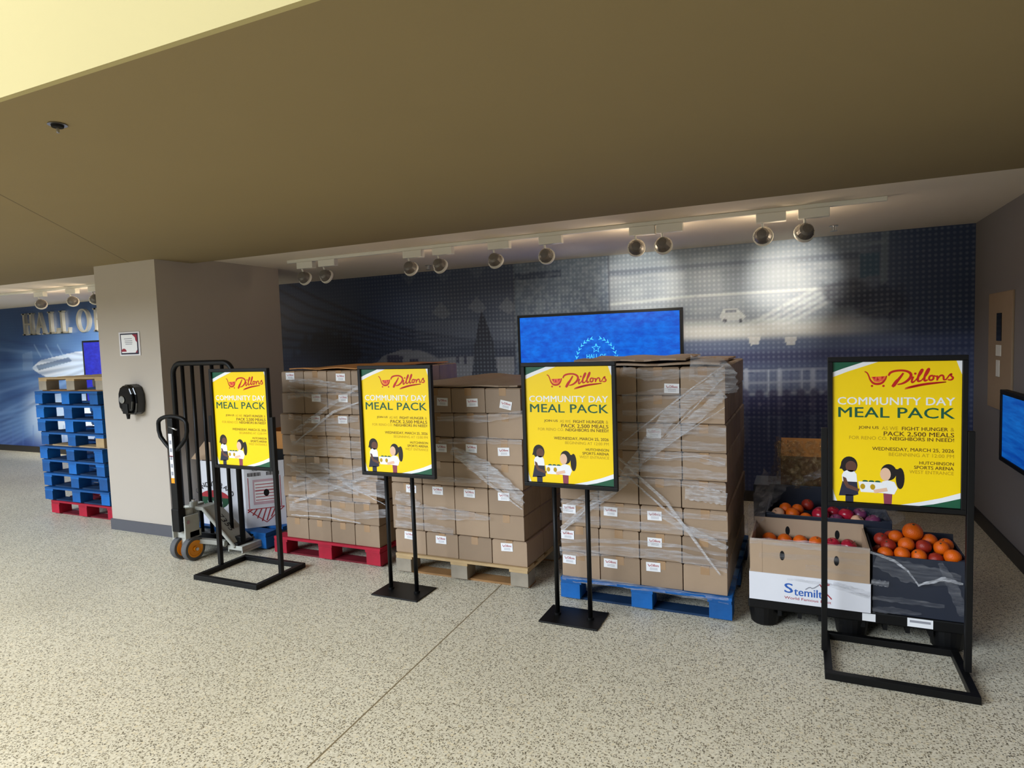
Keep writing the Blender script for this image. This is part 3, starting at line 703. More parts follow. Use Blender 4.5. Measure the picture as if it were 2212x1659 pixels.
# ------------------------------------------------------------------ stretch film: bands and strands wound round the loads
def filmmat(name, base, dens, streak=30, rot=.5, gl=.12, stretch=(1, 1, 9)):
    m = bpy.data.materials.new(name); m.use_nodes = True; nt = m.node_tree; nt.nodes.clear(); N = nt.nodes.new; L = nt.links.new
    out = N('ShaderNodeOutputMaterial'); tr = N('ShaderNodeBsdfTransparent'); p = N('ShaderNodeBsdfPrincipled')
    p.inputs['Base Color'].default_value = base; p.inputs['Metallic'].default_value = .75 if name == 'glint_film' else 0; p.inputs['Roughness'].default_value = gl; p.inputs['Specular IOR Level'].default_value = .9
    tc = N('ShaderNodeTexCoord'); mp = N('ShaderNodeMapping'); mp.inputs['Rotation'].default_value = (0, rot, 0); mp.inputs['Scale'].default_value = stretch
    n = N('ShaderNodeTexNoise'); n.inputs['Scale'].default_value = streak*.25; n.inputs['Detail'].default_value = 6; n.inputs['Roughness'].default_value = .65
    L(tc.outputs['Object'], mp.inputs[0]); L(mp.outputs[0], n.inputs['Vector'])
    mr = N('ShaderNodeMapRange'); mr.inputs[1].default_value = .42; mr.inputs[2].default_value = .78; mr.inputs[3].default_value = dens*.35; mr.inputs[4].default_value = min(1, dens*1.9); L(n.outputs['Fac'], mr.inputs[0])
    bp = N('ShaderNodeBump'); bp.inputs['Strength'].default_value = .6; bp.inputs['Distance'].default_value = .02; L(n.outputs['Fac'], bp.inputs['Height']); L(bp.outputs[0], p.inputs['Normal'])
    mx = N('ShaderNodeMixShader'); L(mr.outputs[0], mx.inputs[0]); L(tr.outputs[0], mx.inputs[1]); L(p.outputs[0], mx.inputs[2]); L(mx.outputs[0], out.inputs[0])
    return m
FILM = filmmat('stretch_film', rgb(215, 215, 220), .30, 30, -.1)
FILMD = filmmat('stretch_film_diagonal', rgb(232, 232, 236), .42, 46, .9)
CORD = filmmat('stretch_film_rope', rgb(236, 236, 240), .75, 60, 0)
FILML = filmmat('thin_film', rgb(200, 200, 205), .13, 30, .3)
FILMS = filmmat('stretch_film_slack', rgb(150, 138, 122), .16, 30, 1.4, .2, (6, 2, 1))
def ribbon(mb, pts, wd, nrm, mi=0, waves=.004, seed=0, nseg=24, across=3):
    """film strip along pts with width wd, lying over a plane with normal nrm"""
    rr = random.Random(seed); P = [Vector(p) for p in pts]; nrm = Vector(nrm)
    Wd = wd if isinstance(wd, (list, tuple)) else [wd]*len(P)
    vs = []; fs = []; ph = rr.uniform(0, 9)
    for k in range(nseg+1):
        t = k/nseg*(len(P)-1); i = min(int(t), len(P)-2); f = t-i
        p = P[i].lerp(P[i+1], f); d = (P[i+1]-P[i]).normalized(); s_ = d.cross(nrm).normalized(); w0 = Wd[i]*(1-f)+Wd[i+1]*f
        w0 *= 1+.12*math.sin(k*1.7+ph)
        for a in range(across+1):
            q = a/across-.5
            vs.append(p+s_*(w0*q)+nrm*(waves*(1+math.sin(k*.9+a*2.3+ph))))
    A = across+1
    for k in range(nseg):
        for a in range(across): fs.append((k*A+a, k*A+a+1, (k+1)*A+a+1, (k+1)*A+a))
    mb.add(vs, fs, mi)
def wrap(label, yf, strips, side_x=None, side=None):
    mb = MB()
    for j, (pts, wd, mi) in enumerate(strips):
        ribbon(mb, [tuple(at_y(px, py, yf)) for px, py in pts], wd, (0, -1, 0), mi, seed=j)
    if side: side(mb)
    o = mb.build('stretch_wrap', [FILM, FILMD, CORD, FILMS], smooth=True)
    return tag(o, label, 'plastic wrap', 'stretch wrap around the loads')
def side_film(x, y0, y1, z0, z1, seed, amp):
    def f(mb):
        rr = random.Random(seed); ny, nz = 14, 30; vs = []; fs = []
        for j in range(nz+1):
            for i in range(ny+1):
                u, v = i/ny, j/nz
                bulge = amp*(math.sin(PI*u)**.7)*(.55+.45*math.sin(v*3.1+seed))+.006*math.sin(u*13+v*5)
                vs.append((x+.006+max(0, bulge), y0+(y1-y0)*u, z0+(z1-z0)*v))
        for j in range(nz):
            for i in range(ny): a = j*(ny+1)+i; fs.append((a, a+1, a+ny+2, a+ny+1))
        mb.add(vs, fs, 3)
    return f
wrap('clear stretch wrap with crossing strands round the load on the tall blue pallet', Y_B-.016, [
    ([(1333, 985), (1440, 1085), (1556, 1242)], [.012, .022, .010], 2), ([(1338, 1012), (1430, 1095), (1500, 1150)], [.008, .012, .005], 2),
    ([(1560, 808), (1440, 905), (1345, 1040), (1213, 1142)], [.05, .085, .07, .03], 1), ([(1564, 850), (1470, 930), (1400, 985)], [.05, .06, .02], 1),
    ([(1212, 1100), (1265, 1075), (1335, 1050)], [.03, .04, .03], 1), ([(1212, 1150), (1270, 1095), (1330, 1062)], [.008, .012, .01], 2),
    ([(1345, 862), (1450, 848), (1562, 862)], [.05, .07, .05], 0), ([(1345, 920), (1460, 925), (1568, 935)], .06, 0),
    ([(1390, 985), (1480, 985), (1568, 1000)], .05, 0), ([(1345, 1035), (1460, 1040), (1568, 1055)], [.04, .05, .03], 0),
    ([(1210, 1115), (1330, 1130), (1450, 1142), (1572, 1160)], .05, 0), ([(1210, 1190), (1330, 1190), (1460, 1200), (1572, 1225)], .06, 0),
    ([(1215, 1248), (1340, 1262), (1460, 1280), (1574, 1298)], .035, 0), ([(1490, 795), (1560, 800), (1566, 850)], .14, 0),
    ([(1420, 1110), (1500, 1150), (1572, 1185)], [.02, .05, .03], 1),
    ([(1562, 790), (1480, 850), (1340, 960)], [.006, .010, .006], 2), ([(1564, 815), (1500, 880), (1420, 960)], [.006, .008, .004], 2), ([(1566, 880), (1480, 935), (1390, 1000)], [.004, .007, .004], 2),
    ([(1345, 800), (1400, 812), (1500, 806)], [.05, .06, .05], 0), ([(1345, 892), (1450, 888), (1564, 900)], [.03, .05, .03], 0), ([(1345, 955), (1450, 958), (1568, 968)], [.04, .05, .04], 0),
    ([(1380, 1010), (1480, 1020), (1570, 1030)], [.04, .06, .04], 0), ([(1480, 1065), (1530, 1070), (1570, 1078)], [.07, .08, .07], 1), ([(1212, 1080), (1300, 1098), (1420, 1108), (1570, 1120)], [.03, .03, .04, .03], 0),
    ([(1390, 986), (1440, 990), (1500, 985), (1566, 1002)], [.006, .008, .006, .005], 2), ([(1470, 1047), (1520, 1052), (1566, 1062)], [.004, .006, .004], 2), ([(1212, 1168), (1330, 1168), (1460, 1178), (1572, 1200)], [.02, .03, .02, .02], 0)],
    side=side_film(-.378, 3.685, 4.86, .15, 1.46, 2, .05))
wrap('clear stretch wrap sagging in diagonal folds over the bare wooden pallet load', Y_W-.016, [
    ([(985, 985), (1040, 1030), (1129, 1101)], [.015, .025, .008], 2), ([(975, 970), (1050, 1010), (1128, 1075)], [.06, .09, .06], 1),
    ([(1000, 985), (1070, 1030), (1130, 1090)], [.07, .10, .04], 1), ([(946, 1033), (990, 1037), (1040, 1040)], [.03, .04, .02], 0),
    ([(945, 905), (1040, 905), (1130, 893)], [.03, .05, .04], 0), ([(948, 955), (1040, 950), (1128, 955)], [.03, .05, .03], 0),
    ([(858, 1103), (920, 1106), (1000, 1112), (1060, 1120)], [.09, .10, .07, .02], 0), ([(855, 1070), (885, 1080), (905, 1095)], .07, 0), ([(855, 1130), (930, 1138), (980, 1150)], .05, 0)],
    side=side_film(-1.63, 3.74, 4.85, .33, 1.30, 5, .03))
wrap('clear stretch wrap with fanned creases round the load on the red pallet', Y_R-.016, [
    ([(630, 935), (700, 885), (775, 835)], [.02, .03, .02], 1), ([(640, 930), (720, 925), (790, 935)], [.03, .05, .03], 0), ([(622, 855), (700, 845), (775, 852)], [.05, .05, .03], 0),
    ([(628, 985), (710, 975), (790, 985)], .06, 0), ([(628, 1010), (710, 1010), (835, 1025)], .07, 0), ([(625, 1050), (720, 1050), (835, 1062)], .08, 0),
    ([(626, 1092), (700, 1100), (770, 1115), (835, 1108)], [.07, .06, .05, .06], 0), ([(620, 1002), (690, 1040), (775, 1068)], [.02, .04, .02], 1),
    ([(632, 1085), (720, 1055), (800, 1028)], [.02, .03, .02], 1), ([(700, 1010), (770, 1055), (835, 1075)], [.02, .05, .02], 1), ([(640, 955), (720, 890), (778, 868)], [.01, .02, .01], 2),
    ([(630, 1112), (700, 1116), (780, 1130)], [.01, .012, .008], 2), ([(622, 836), (700, 866), (775, 880)], [.03, .05, .03], 0), ([(625, 900), (690, 912), (775, 905)], [.03, .05, .04], 0),
    ([(630, 955), (710, 957), (790, 962)], [.05, .06, .05], 0), ([(640, 1030), (740, 1032), (836, 1045)], [.05, .06, .04], 0), ([(624, 1072), (700, 1075), (800, 1085)], [.04, .05, .04], 0), ([(740, 1042), (790, 1068), (836, 1092)], [.006, .008, .004], 2), ([(634, 1050), (720, 1026), (836, 1000)], [.02, .03, .02], 1), ([(625, 820), (690, 828), (775, 838)], [.03, .05, .03], 1)],
    side=side_film(-2.78, 3.76, 4.93, .6, 1.44, 3, .01))
# purple-blue film patch is the screen's reflection on the red load's right side (film is glossy there)

# ------------------------------------------------------------------ pallet jack with load backrest
def pallet_jack():
    r = thing('pallet_jack', 'grey manual pallet jack with orange wheels and black bar backrest', 'pallet jack', (-4.375, 3.40, 0))
    # coordinates local to r: +y is toward the forks
    for s_ in (-1, 1):
        w_ = MB(); w_.lathe([(.066, -.024), (.088, -.026), (.092, -.018), (.092, .018), (.088, .026), (.066, .024), (.066, -.024)], axis=(1, 0, 0), seg=32, cap=False)
        wo = w_.build('steer_wheel', RUBBER, r, smooth=False, loc=(s_*.062, 0, .092))
        h = MB(); h.lathe([(.020, -.020), (.050, -.020), (.058, -.027), (.0665, -.027), (.0665, .027), (.058, .027), (.050, .020), (.020, .020)], axis=(1, 0, 0), seg=32, cap=False)
        for k in range(5):
            a = 2*PI*k/5; h.beam((.0, .02*math.cos(a), .02*math.sin(a)), (0, .062*math.cos(a), .062*math.sin(a)), .058, .012, up=(1, 0, 0))
        h.lathe([(.018, -.034), (.018, .034)], axis=(1, 0, 0), seg=16)
        h.build('wheel_hub', ORANGEW, wo)
    ax = MB(); ax.tube([(-.11, 0, .092), (.11, 0, .092)], .012, 12); ax.build('axle', STEEL, r)
    # pump body
    p = MB(); p.box(-.075, .075, -.035, .075, .175, .235); p.box(-.05, .05, -.02, .05, .10, .18); p.tube([(0, .01, .22), (0, .01, .40)], .045, 20); p.tube([(.0, .08, .20), (0, .08, .44)], .03, 18)
    p.box(-.075, -.06, -.07, .06, .18, .36); p.box(.06, .075, -.07, .06, .18, .36)
    p.build('pump', JACKGREY, r, bevel=.006)
    MB().tube([(0, .08, .44), (0, .08, .455)], .016, 12).build('ram', STEEL, r)
    cl = MB(); cl.tube([(-.078, -.04, .31), (.078, -.04, .31)], .014, 12); cl.tube([(.03, -.06, .24), (.03, -.085, .32)], .006, 8); cl.build('pivot_pin', STEEL, r)
    # A-frame: two sloping plates from the pump head down to the fork roots, rolled tie bar between
    for s_ in (-1, 1):
        a = MB()
        top = [Vector((s_*.03, .06, .405)), Vector((s_*.03, .20, .405))]
        bot = [Vector((s_*.315, .17, .085)), Vector((s_*.315, .36, .085))]
        mid = [Vector((s_*.10, .075, .40)), Vector((s_*.10, .23, .40))]
        t_ = Vector((0, 0, -.028)); vs = []
        for q in (top, mid, bot): vs += [q[0], q[1], q[1]+t_, q[0]+t_]
        fs = [(3, 2, 1, 0), (8, 9, 10, 11)]
        for k in range(2):
            for j in range(4): fs.append((4*k+j, 4*k+(j+1) % 4, 4*k+4+(j+1) % 4, 4*k+4+j))
        a.add(vs, fs)
        a.tube([mid[0]+Vector((0, 0, -.01)), bot[0]+Vector((0, 0, -.01))], .014, 10)
        ap = a.build('lift_plate', JACKGREY, r, bevel=.004)
        if s_ == 1:
            # hand-painted stock number on the plate
            n = MB(); nrm = (bot[0]-mid[0]).cross(mid[1]-mid[0]).normalized()
            if nrm.z < 0: nrm = -nrm
            e1 = (mid[1]-mid[0]).normalized(); e2 = (bot[0]-mid[0]).normalized(); o0 = mid[0]+e1*.03+e2*.10
            fn = lambda u, v, d: o0+e2*(u*.16)+e1*(.03+(1-v)*.045)+nrm*(.0015)
            put_text(n, '7355', (0, 1, 0, 1), fn, 0, 0, .0)
            n.build('painted_number', INKDARK, ap)
        f = MB(); f.box(s_*.315-.078, s_*.315+.078, .17, 1.28, .050, .085); f.box(s_*.315-.078, s_*.315-.066, .17, 1.28, .03, .05); f.box(s_*.315+.066, s_*.315+.078, .17, 1.28, .03, .05)
        fk = f.build('fork', JACKGREY, r, bevel=.004)
        rl = MB(); rl.lathe([(.024, -.035), (.024, .035)], (s_*.315, 1.12, .0245), (1, 0, 0), 18); rl.build('load_roller', ORANGEW, fk)
    x = MB(); x.tube([(-.24, .15, .10), (.24, .15, .10)], .022, 14); x.beam((.05, .05, .14), (.24, .15, .11), .05, .035); x.beam((-.05, .05, .14), (-.24, .15, .11), .05, .035)
    x.build('rocker', JACKGREY, r, bevel=.004)
    # handle
    h = MB(); h.box(-.034, .034, -.085, -.035, .30, .98); h.box(-.04, .04, -.092, -.028, .24, .42)
    hd = h.build('handle_shaft', BLACKP, r, bevel=.006)
    pts = []
    for k in range(13):
        a = PI*k/12; pts.append((.125*math.cos(a)+(.03 if math.cos(a) > 0 else -.03)*abs(math.cos(a))**.5, -.06, 1.075+.055*math.sin(a)))
    pts += [(-.155, -.06, 1.02), (-.14, -.06, .97), (-.09, -.06, .92), (-.03, -.06, .87), (.03, -.06, .87), (.09, -.06, .92), (.14, -.06, .97), (.155, -.06, 1.02)]
    MB().tube(pts, .0155, 12, closed=True).build('handle_loop', BLACKP, r, smooth=True)
    nk = MB(); nk.box(-.03, .03, -.085, -.04, .96, 1.118); nk.build('handle_neck', BLACKP, r, bevel=.008)
    lv = MB(); lv.tube([(.0, -.088, 1.055), (.05, -.095, 1.045), (.085, -.092, 1.035)], .007, 8); lv.build('release_lever', STEEL, r, smooth=True)
    st = MB(); st.box(-.018, .018, -.0865, -.085, .62, 1.0, 0); st.box(-.018, .018, -.0869, -.0865, .825, .832, 1); st.box(-.018, .018, -.0869, -.0865, .62, .66, 2)
    for k in range(5): st.box(-.012, .012, -.0869, -.0865, .68+k*.06, .71+k*.06, 3)
    st.build('safety_sticker', [PAPER, INKRED, ORANGEW, INKGREY], r)
    # backrest
    W2 = .335; zt = 1.525; b = MB(); pth = [(-W2, .235, .10), (-W2, .235, zt-.09)]
    for k in range(1, 7): a = PI/2*k/6; pth.append((-W2+.09*(1-math.cos(a)), .235, zt-.09+.09*math.sin(a)))
    for k in range(0, 7): a = PI/2*(1-k/6); pth.append((W2-.09*(1-math.cos(a)), .235, zt-.09+.09*math.sin(a)))
    pth += [(W2, .235, .10)]
    br = b.tube(pth, .021, 12).build('backrest_frame', BLACK, r, smooth=True)
    for k in range(1, 6):
        xx = -W2+2*W2*k/6; MB().tube([(xx, .235, .13), (xx, .235, zt-.012)], .0145, 10).build('bar', BLACK, br, smooth=True)
    c = MB(); c.box(-W2, W2, .21, .26, .095, .145); c.box(-W2-.01, W2+.01, .17, .33, .087, .105); c.build('backrest_foot', BLACK, r, bevel=.003)
    return r
pallet_jack()

# ------------------------------------------------------------------ white bulk bin on the blue pallet beside the column
def bulk_bin():
    r = thing('bulk_bin', 'white eight-sided cardboard bulk bin printed with a melon emblem', 'bin', (-4.44, 4.36, .1405))
    hw, hd, c, H = .47, .54, .22, .545
    out = [(-hw+c, -hd), (hw-c, -hd), (hw, -hd+c), (hw, hd-c), (hw-c, hd), (-hw+c, hd), (-hw, hd-c), (-hw, -hd+c)]
    n = len(out); t = .012; inn = [(x*(1-t/hw), y*(1-t/hd)) for x, y in out]
    vs = [(x, y, 0) for x, y in out]+[(x, y, H) for x, y in out]+[(x, y, H) for x, y in inn]+[(x, y, .02) for x, y in inn]
    fs = [tuple(range(n))[::-1], tuple(3*n+k for k in range(n))]
    for a in range(3):
        for k in range(n): fs.append((a*n+k, a*n+(k+1) % n, (a+1)*n+(k+1) % n, (a+1)*n+k))
    MB().add(vs, fs).build('body', WHITEBOX, r)
    # printed front: arched name over a melon
    f = MB(); cx, cz = -.10, .27
    fnf = lambda u, v, d: (cx+u*1.25, -hd-.001-d, cz+v*1.15)
    disc(f, 0, -.03, .135, .085, fnf, .0003, 1, 180, 360, 28); disc(f, 0, -.03, .135, .055, fnf, .0003, 2, 0, 180, 28)
    flat(f, [(-.135, -.028), (.135, -.028), (.12, -.045), (-.12, -.045)], fnf, .0006, 1)
    for s_, wds in (('CANDY', 'L'), ('BRAND', 'R')):
        for k, ch in enumerate(s_):
            a = R(158-(k*15)) if wds == 'L' else R(82-(k*15))
            vs2, fs2 = text_polys(ch, .02)
            xs = [p[0] for p in vs2]; w0 = (min(xs)+max(xs))/2
            ca, sa = math.cos(a-PI/2), math.sin(a-PI/2); px, pz = .155*math.cos(a), -.03+.085*math.sin(a)
            f.add([fnf(px+((x-w0)*ca-y*sa)*.05, pz+((x-w0)*sa+y*ca)*.05, .0006) for x, y in vs2], fs2, 3)
    put_text(f, 'WATERMELON', (-.07, .07, -.055, -.075), fnf, .0009, 0); put_text(f, 'FRESH PRODUCE', (-.07, .07, -.082, -.098), fnf, .0009, 0)
    f.build('printed_emblem', [PAPER, INKGREEN, INKRED, INKDARK], r)
    # printed chamfer: barcodes, form, striped arrow, hand hole
    d = Vector((c, c, 0)).normalized(); nrm = Vector((1, -1, 0)).normalized(); o0 = Vector((hw-c/2, -hd+c/2, 0)); L_ = c*math.sqrt(2)
    fnc = lambda u, v, dd: tuple(o0+d*(u*L_)+nrm*(.001+dd)+Vector((0, 0, v)))
    g = MB()
    def rect(u0, u1, v0, v1, mi, dd=.0003): flat(g, [(u0, v0), (u1, v0), (u1, v1), (u0, v1)], fnc, dd, mi)
    for u0 in (-.42, .05):
        for k in range(12): rect(u0+k*.028, u0+k*.028+(.014 if k % 3 else .02), .43, .46, 1)
    for u0, u1, v0, v1 in ((-.42, -.405, .16, .42), (.38, .395, .16, .42)): rect(u0, u1, v0, v1, 0)
    rect(-.30, .30, .19, .40, 2); rect(-.26, .26, .215, .30, 3, .0005); rect(-.26, .26, .315, .38, 3, .0005)
    for k in range(6): rect(-.24, .24, .225+k*.026, .231+k*.026, 0, .0007)
    tri = [(-.46, .155), (.46, .155), (0, .035)]
    for a, b in zip(tri, tri[1:]+tri[:1]): stroke(g, [a, b], .02, fnc, .0005, 0, 0, 1/L_)
    for k in range(7):
        u = -.34+k*.115; v1 = .155; depth = .12*(1-abs(u-.06)/.5); stroke(g, [(u, v1), (u-.12, max(.04, v1-depth))], .028, fnc, .0005, 0, 0, 1/L_)
    disc(g, .03, .285, .07, .030, fnc, .0009, 4)
    put_text(g, '8848', (-.30, .0, .475, .495), fnc, .0005, 1)
    g.build('printed_panel', [INKRED, INKDARK, INKPINK, PAPER, DARKGAP], r)
    # raised flaps
    fl = MB(); fl.add([(-.40, -.50, .545), (-.02, -.52, .545), (-.06, -.36, .64), (-.42, -.34, .67)], [(0, 1, 2, 3)])
    o = fl.build('flap', CARDL, r); md = o.modifiers.new('thick', 'SOLIDIFY'); md.thickness = .008; o['label'] = 'brown raised flap'
    fl = MB(); fl.add([(-.08, -.53, .545), (.14, -.53, .545), (.12, -.42, .66)], [(0, 1, 2)])
    o = fl.build('flap', WHITEBOX, r); md = o.modifiers.new('thick', 'SOLIDIFY'); md.thickness = .008; o['label'] = 'white raised flap'
    return r
bulk_bin()
# open carton and dark tray lying in the bin, seen between sign and red load
def open_carton(x, y, z, w_, d_, h_, m, inner, label, rz=0, name='open_carton', cat='box'):
    mb = MB(); t = .008
    mb.box(-w_/2, w_/2, -d_/2, -d_/2+t, 0, h_).box(-w_/2, w_/2, d_/2-t, d_/2, 0, h_).box(-w_/2, -w_/2+t, -d_/2+t, d_/2-t, 0, h_).box(w_/2-t, w_/2, -d_/2+t, d_/2-t, 0, h_)
    mb.box(-w_/2+t, w_/2-t, -d_/2+t, d_/2-t, 0, .01, 1)
    return tag(mb.build(name, [m, inner], loc=(x, y, z), rz=rz), label, cat)
open_carton(-4.15, 4.33, .161, .40, .46, .60, BLACKP, BLACKP, 'black crate standing up out of the white bulk bin', 0)
open_carton(-4.12, 4.30, .7615, .36, .36, .15, CARDY, CARDY, 'kraft brown tray on the black crate in the bulk bin', .05)

# ------------------------------------------------------------------ produce pallet by the right sign
PX0, PX1, PY0 = -.275, .745, 3.66
def plastic_pallet():
    r = thing('plastic_pallet', 'black plastic nesting pallet under the fruit cartons', 'pallet', (.235, 4.25, 0))
    mb = MB(); mb.box(-.51, .51, -.59, .59, .105, .165)
    mb.build('deck', BLACKP, r, bevel=.008)
    rb = MB()
    for k in range(10): rb.box(-.46+k*.1, -.44+k*.1, -.57, .57, .07, .105)
    rb.build('rib', BLACKP, r)
    for x in (-.43, .0, .43):
        for y in (-.50, .0, .50):
            f = MB(); f.lathe([(.062, 0), (.072, .01), (.085, .105)], seg=20)
            f.build('foot', BLACKP, r, smooth=False, loc=(x, y, 0))
    lb = MB(); lb.box(-.03, .03, -.0012, 0, -.02, .02, 0)
    lb.build('sticker', PAPER, r, loc=(.075, -.5905, .135))
    lb = MB(); lb.box(-.055, .055, -.0012, 0, -.022, .022, 0); lb.box(-.045, .045, -.0016, -.0012, .0, .012, 1); lb.build('barcode_label', [PAPER, INKGREY], r, loc=(.30, -.5905, .138))
    return r
plastic_pallet()
ZP = .1655
def stemilt():
    r = thing('fruit_carton', 'brown fruit carton with a white printed lower sleeve', 'box', (.025, 3.835, ZP))
    w_, d_, h_, t = .575, .385, .335, .01
    mb = MB(); mb.box(-w_/2, w_/2, -d_/2, -d_/2+t, 0, h_).box(-w_/2, w_/2, d_/2-t, d_/2, 0, h_+.02).box(-w_/2, -w_/2+t, -d_/2+t, d_/2-t, 0, h_).box(w_/2-t, w_/2, -d_/2+t, d_/2-t, 0, h_); mb.box(-w_/2+t, w_/2-t, -d_/2+t, d_/2-t, 0, .012)
    mb.box(-w_/2+.06, -w_/2+.0625, -d_/2-.0015, -d_/2, .15, h_-.01)
    body = mb.build('body', CARDL, r, bevel=.002)
    for x in (-.125, .135):
        hh = MB(); disc(hh, 0, 0, .012, .026, lambda u, v, d: (u, -d, v), 0, 0); hh.build('hand_hole', DARKGAP, body, loc=(x, -d_/2-.0012, .255))
        hh = MB(); disc(hh, 0, 0, .012, .026, lambda u, v, d: (u, -d, v), 0, 0); hh.build('hand_hole', DARKGAP, body, loc=(x+.02, d_/2-t-.0012, .285))
    s_ = MB(); e = .004; zt = .152
    s_.box(-w_/2-e, w_/2+e, -d_/2-e, -d_/2-.0005, 0, zt).box(-w_/2-e, -w_/2-.0005, -d_/2, d_/2+e, 0, zt).box(w_/2+.0005, w_/2+e, -d_/2, d_/2+e, 0, zt).box(-w_/2, w_/2, d_/2+.0005, d_/2+e, 0, zt)
    sl = s_.build('sleeve', WHITEBOX, r); sl['label'] = 'white printed sleeve'
    p = MB(); yy = -d_/2-e
    fn = lambda u, v, d: (-.115+u*.215, yy-.0006-d, .135-v*.12)
    put_text(p, 'S', (0, .20, .22, .66), fn, .0003, 0, .03); put_text(p, 'temilt', (.22, .86, .38, .74), fn, .0003, 0, .02)
    put_text(p, 'World Famous Fruit', (.0, 1.05, .82, .94), fn, .0003, 1, .0)
    stroke(p, [(.48, .42), (.58, .28), (.64, .36), (.80, .12)], .02, fn, .0003, 2, 1, .4); stroke(p, [(.80, .12), (.92, .45), (1.06, .72)], .022, fn, .0003, 1, 1, .4)
    disc(p, .93, .08, .09, .07, fn, .0003, 1)
    p.build('printed_logo', [INKBLUE, INKRED, INKGREY], sl)
    return r
stemilt()
CRATE = mat('black_corrugated_tray', rgb(34, 40, 54), .42, spec=.5, noise=.15, nscale=6)
def crate(x, y, z, w_, d_, h_, label, back=0):
    r = thing('fruit_crate', label, 'box', (x, y, z)); t = .010
    mb = MB(); mb.box(-w_/2, w_/2, -d_/2, -d_/2+t, 0, h_).box(-w_/2, w_/2, d_/2-t, d_/2, 0, h_+back).box(-w_/2, -w_/2+t, -d_/2+t, d_/2-t, 0, h_).box(w_/2-t, w_/2, -d_/2+t, d_/2-t, 0, h_); mb.box(-w_/2+t, w_/2-t, -d_/2+t, d_/2-t, 0, .012)
    mb.build('body', CRATE, r, bevel=.003)
    rm = MB()
    for s_ in (-1, 1): rm.prism([(-w_/2*s_, 0), ((-w_/2+.05)*s_, 0), (-w_/2*s_, .05)], lambda u, v, dd: (u, -d_/2+v, h_+dd), .006)
    rm.build('corner_tab', CRATE, r)
    return r
crate(.534, 3.865, ZP, .415, .40, .30, 'black fruit crate heaped with oranges in front right of the produce pallet', .03)
crate(.13, 4.30, ZP, .66, .42, .36, 'black fruit crate of mixed citrus and red apples behind the white sleeved carton', .09)
# loose fruit
ORM = mat('orange_peel', rgb(216, 94, 5), .4, noise=.12, nscale=12, bump=.25, bscale=260)
BLO = mat('blood_orange_peel', rgb(150, 40, 24), .4, noise=.35, nscale=16, bump=.2, bscale=260)
APL = mat('red_apple_skin', rgb(160, 26, 48), .25, noise=.35, nscale=14)
PLM = mat('dusky_apple_skin', rgb(112, 50, 84), .35, noise=.3, nscale=14)
PCH = mat('peach_apple_skin', rgb(206, 160, 130), .35, noise=.25, nscale=10)
STM = mat('stem_brown', rgb(70, 58, 34), .7, noise=.1)
def fruit_proto(kind, m):
    prof = []
    n = 14
    for k in range(n+1):
        a = -PI/2+PI*k/n; r_ = math.cos(a); z_ = math.sin(a)
        if kind == 'apple':
            r_ *= 1.04; z_ = z_*.92-.22*math.exp(-(r_/.34)**2)*(1 if z_ > 0 else -.6)
        else: z_ *= .95
        prof.append((max(.004, r_*.037), z_*.037))
    o = MB().lathe(prof, seg=20).build(kind, m, smooth=True)
    s_ = MB()
    if kind == 'apple': s_.tube([(0, 0, .024), (.002, 0, .034), (.005, .001, .042)], [.0016, .0014, .002], 6)
    else: s_.lathe([(.0055, .0345), (.004, .0365)], seg=6)
    s_.build('stem', STM, o)
    return o
protos = {'orange': fruit_proto('orange', ORM), 'blood orange': fruit_proto('orange', BLO), 'red apple': fruit_proto('apple', APL), 'dusky apple': fruit_proto('apple', PLM), 'pale apple': fruit_proto('apple', PCH)}
used = set(); FRUIT = []
def put_fruit(kind, x, y, z, s_, label, group):
    p = protos[kind]
    o = p if kind not in used else dup(p)
    used.add(kind)
    o.location = (x, y, z); o.scale = (s_,)*3; o.rotation_euler = (random.uniform(-.7, .7), random.uniform(-.7, .7), random.uniform(0, 6))
    cat = 'apple' if 'apple' in kind else 'orange'; FRUIT.append((o, s_*.0375, group))
    tag(o, label, cat, group)
FR = [  # kind, x, y offset from crate front, height above rim, scale, words
    ('orange', .395, .05, .00, 1, 'orange at the front left corner of the right crate'), ('orange', .465, .05, .005, 1, 'orange along the front edge of the right crate, second from left'),
    ('orange', .535, .055, .0, .98, 'orange along the front edge of the right crate, middle'), ('blood orange', .60, .06, -.012, .95, 'dark orange at the front edge of the right crate, right of middle'),
    ('orange', .675, .06, .01, 1.05, 'orange at the front right corner of the right crate'),
    ('blood orange', .41, .13, .02, .98, 'dark red orange behind the front left orange of the right crate'), ('orange', .49, .125, .035, 1.05, 'orange on the slope of the heap, left of its middle'),
    ('blood orange', .565, .13, .03, 1, 'dark red orange on the slope, middle of the heap'), ('orange', .645, .135, .03, 1.0, 'orange on the slope above the front right orange'),
    ('blood orange', .39, .21, .03, .95, 'dark orange at the left side of the heap'), ('orange', .455, .21, .05, .95, 'small orange left of the topmost orange of the heap'),
    ('orange', .525, .20, .078, 1.3, 'large topmost orange of the heap in the right crate'), ('orange', .60, .205, .045, 1.0, 'orange right of the topmost orange of the heap'),
    ('orange', .672, .21, .025, 1.0, 'orange at the right side of the heap'), ('blood orange', .44, .29, .02, 1, 'dark orange at the back left of the heap'),
    ('blood orange', .53, .29, .03, 1, 'dark orange hidden behind the topmost orange'), ('blood orange', .62, .29, .015, 1, 'dark orange at the back right of the heap')]
for kd, x, dy, dz, s_, wd in FR: put_fruit(kd, x, 3.665+dy, ZP+.30+dz-.005, s_, wd, 'oranges heaped in the right crate')
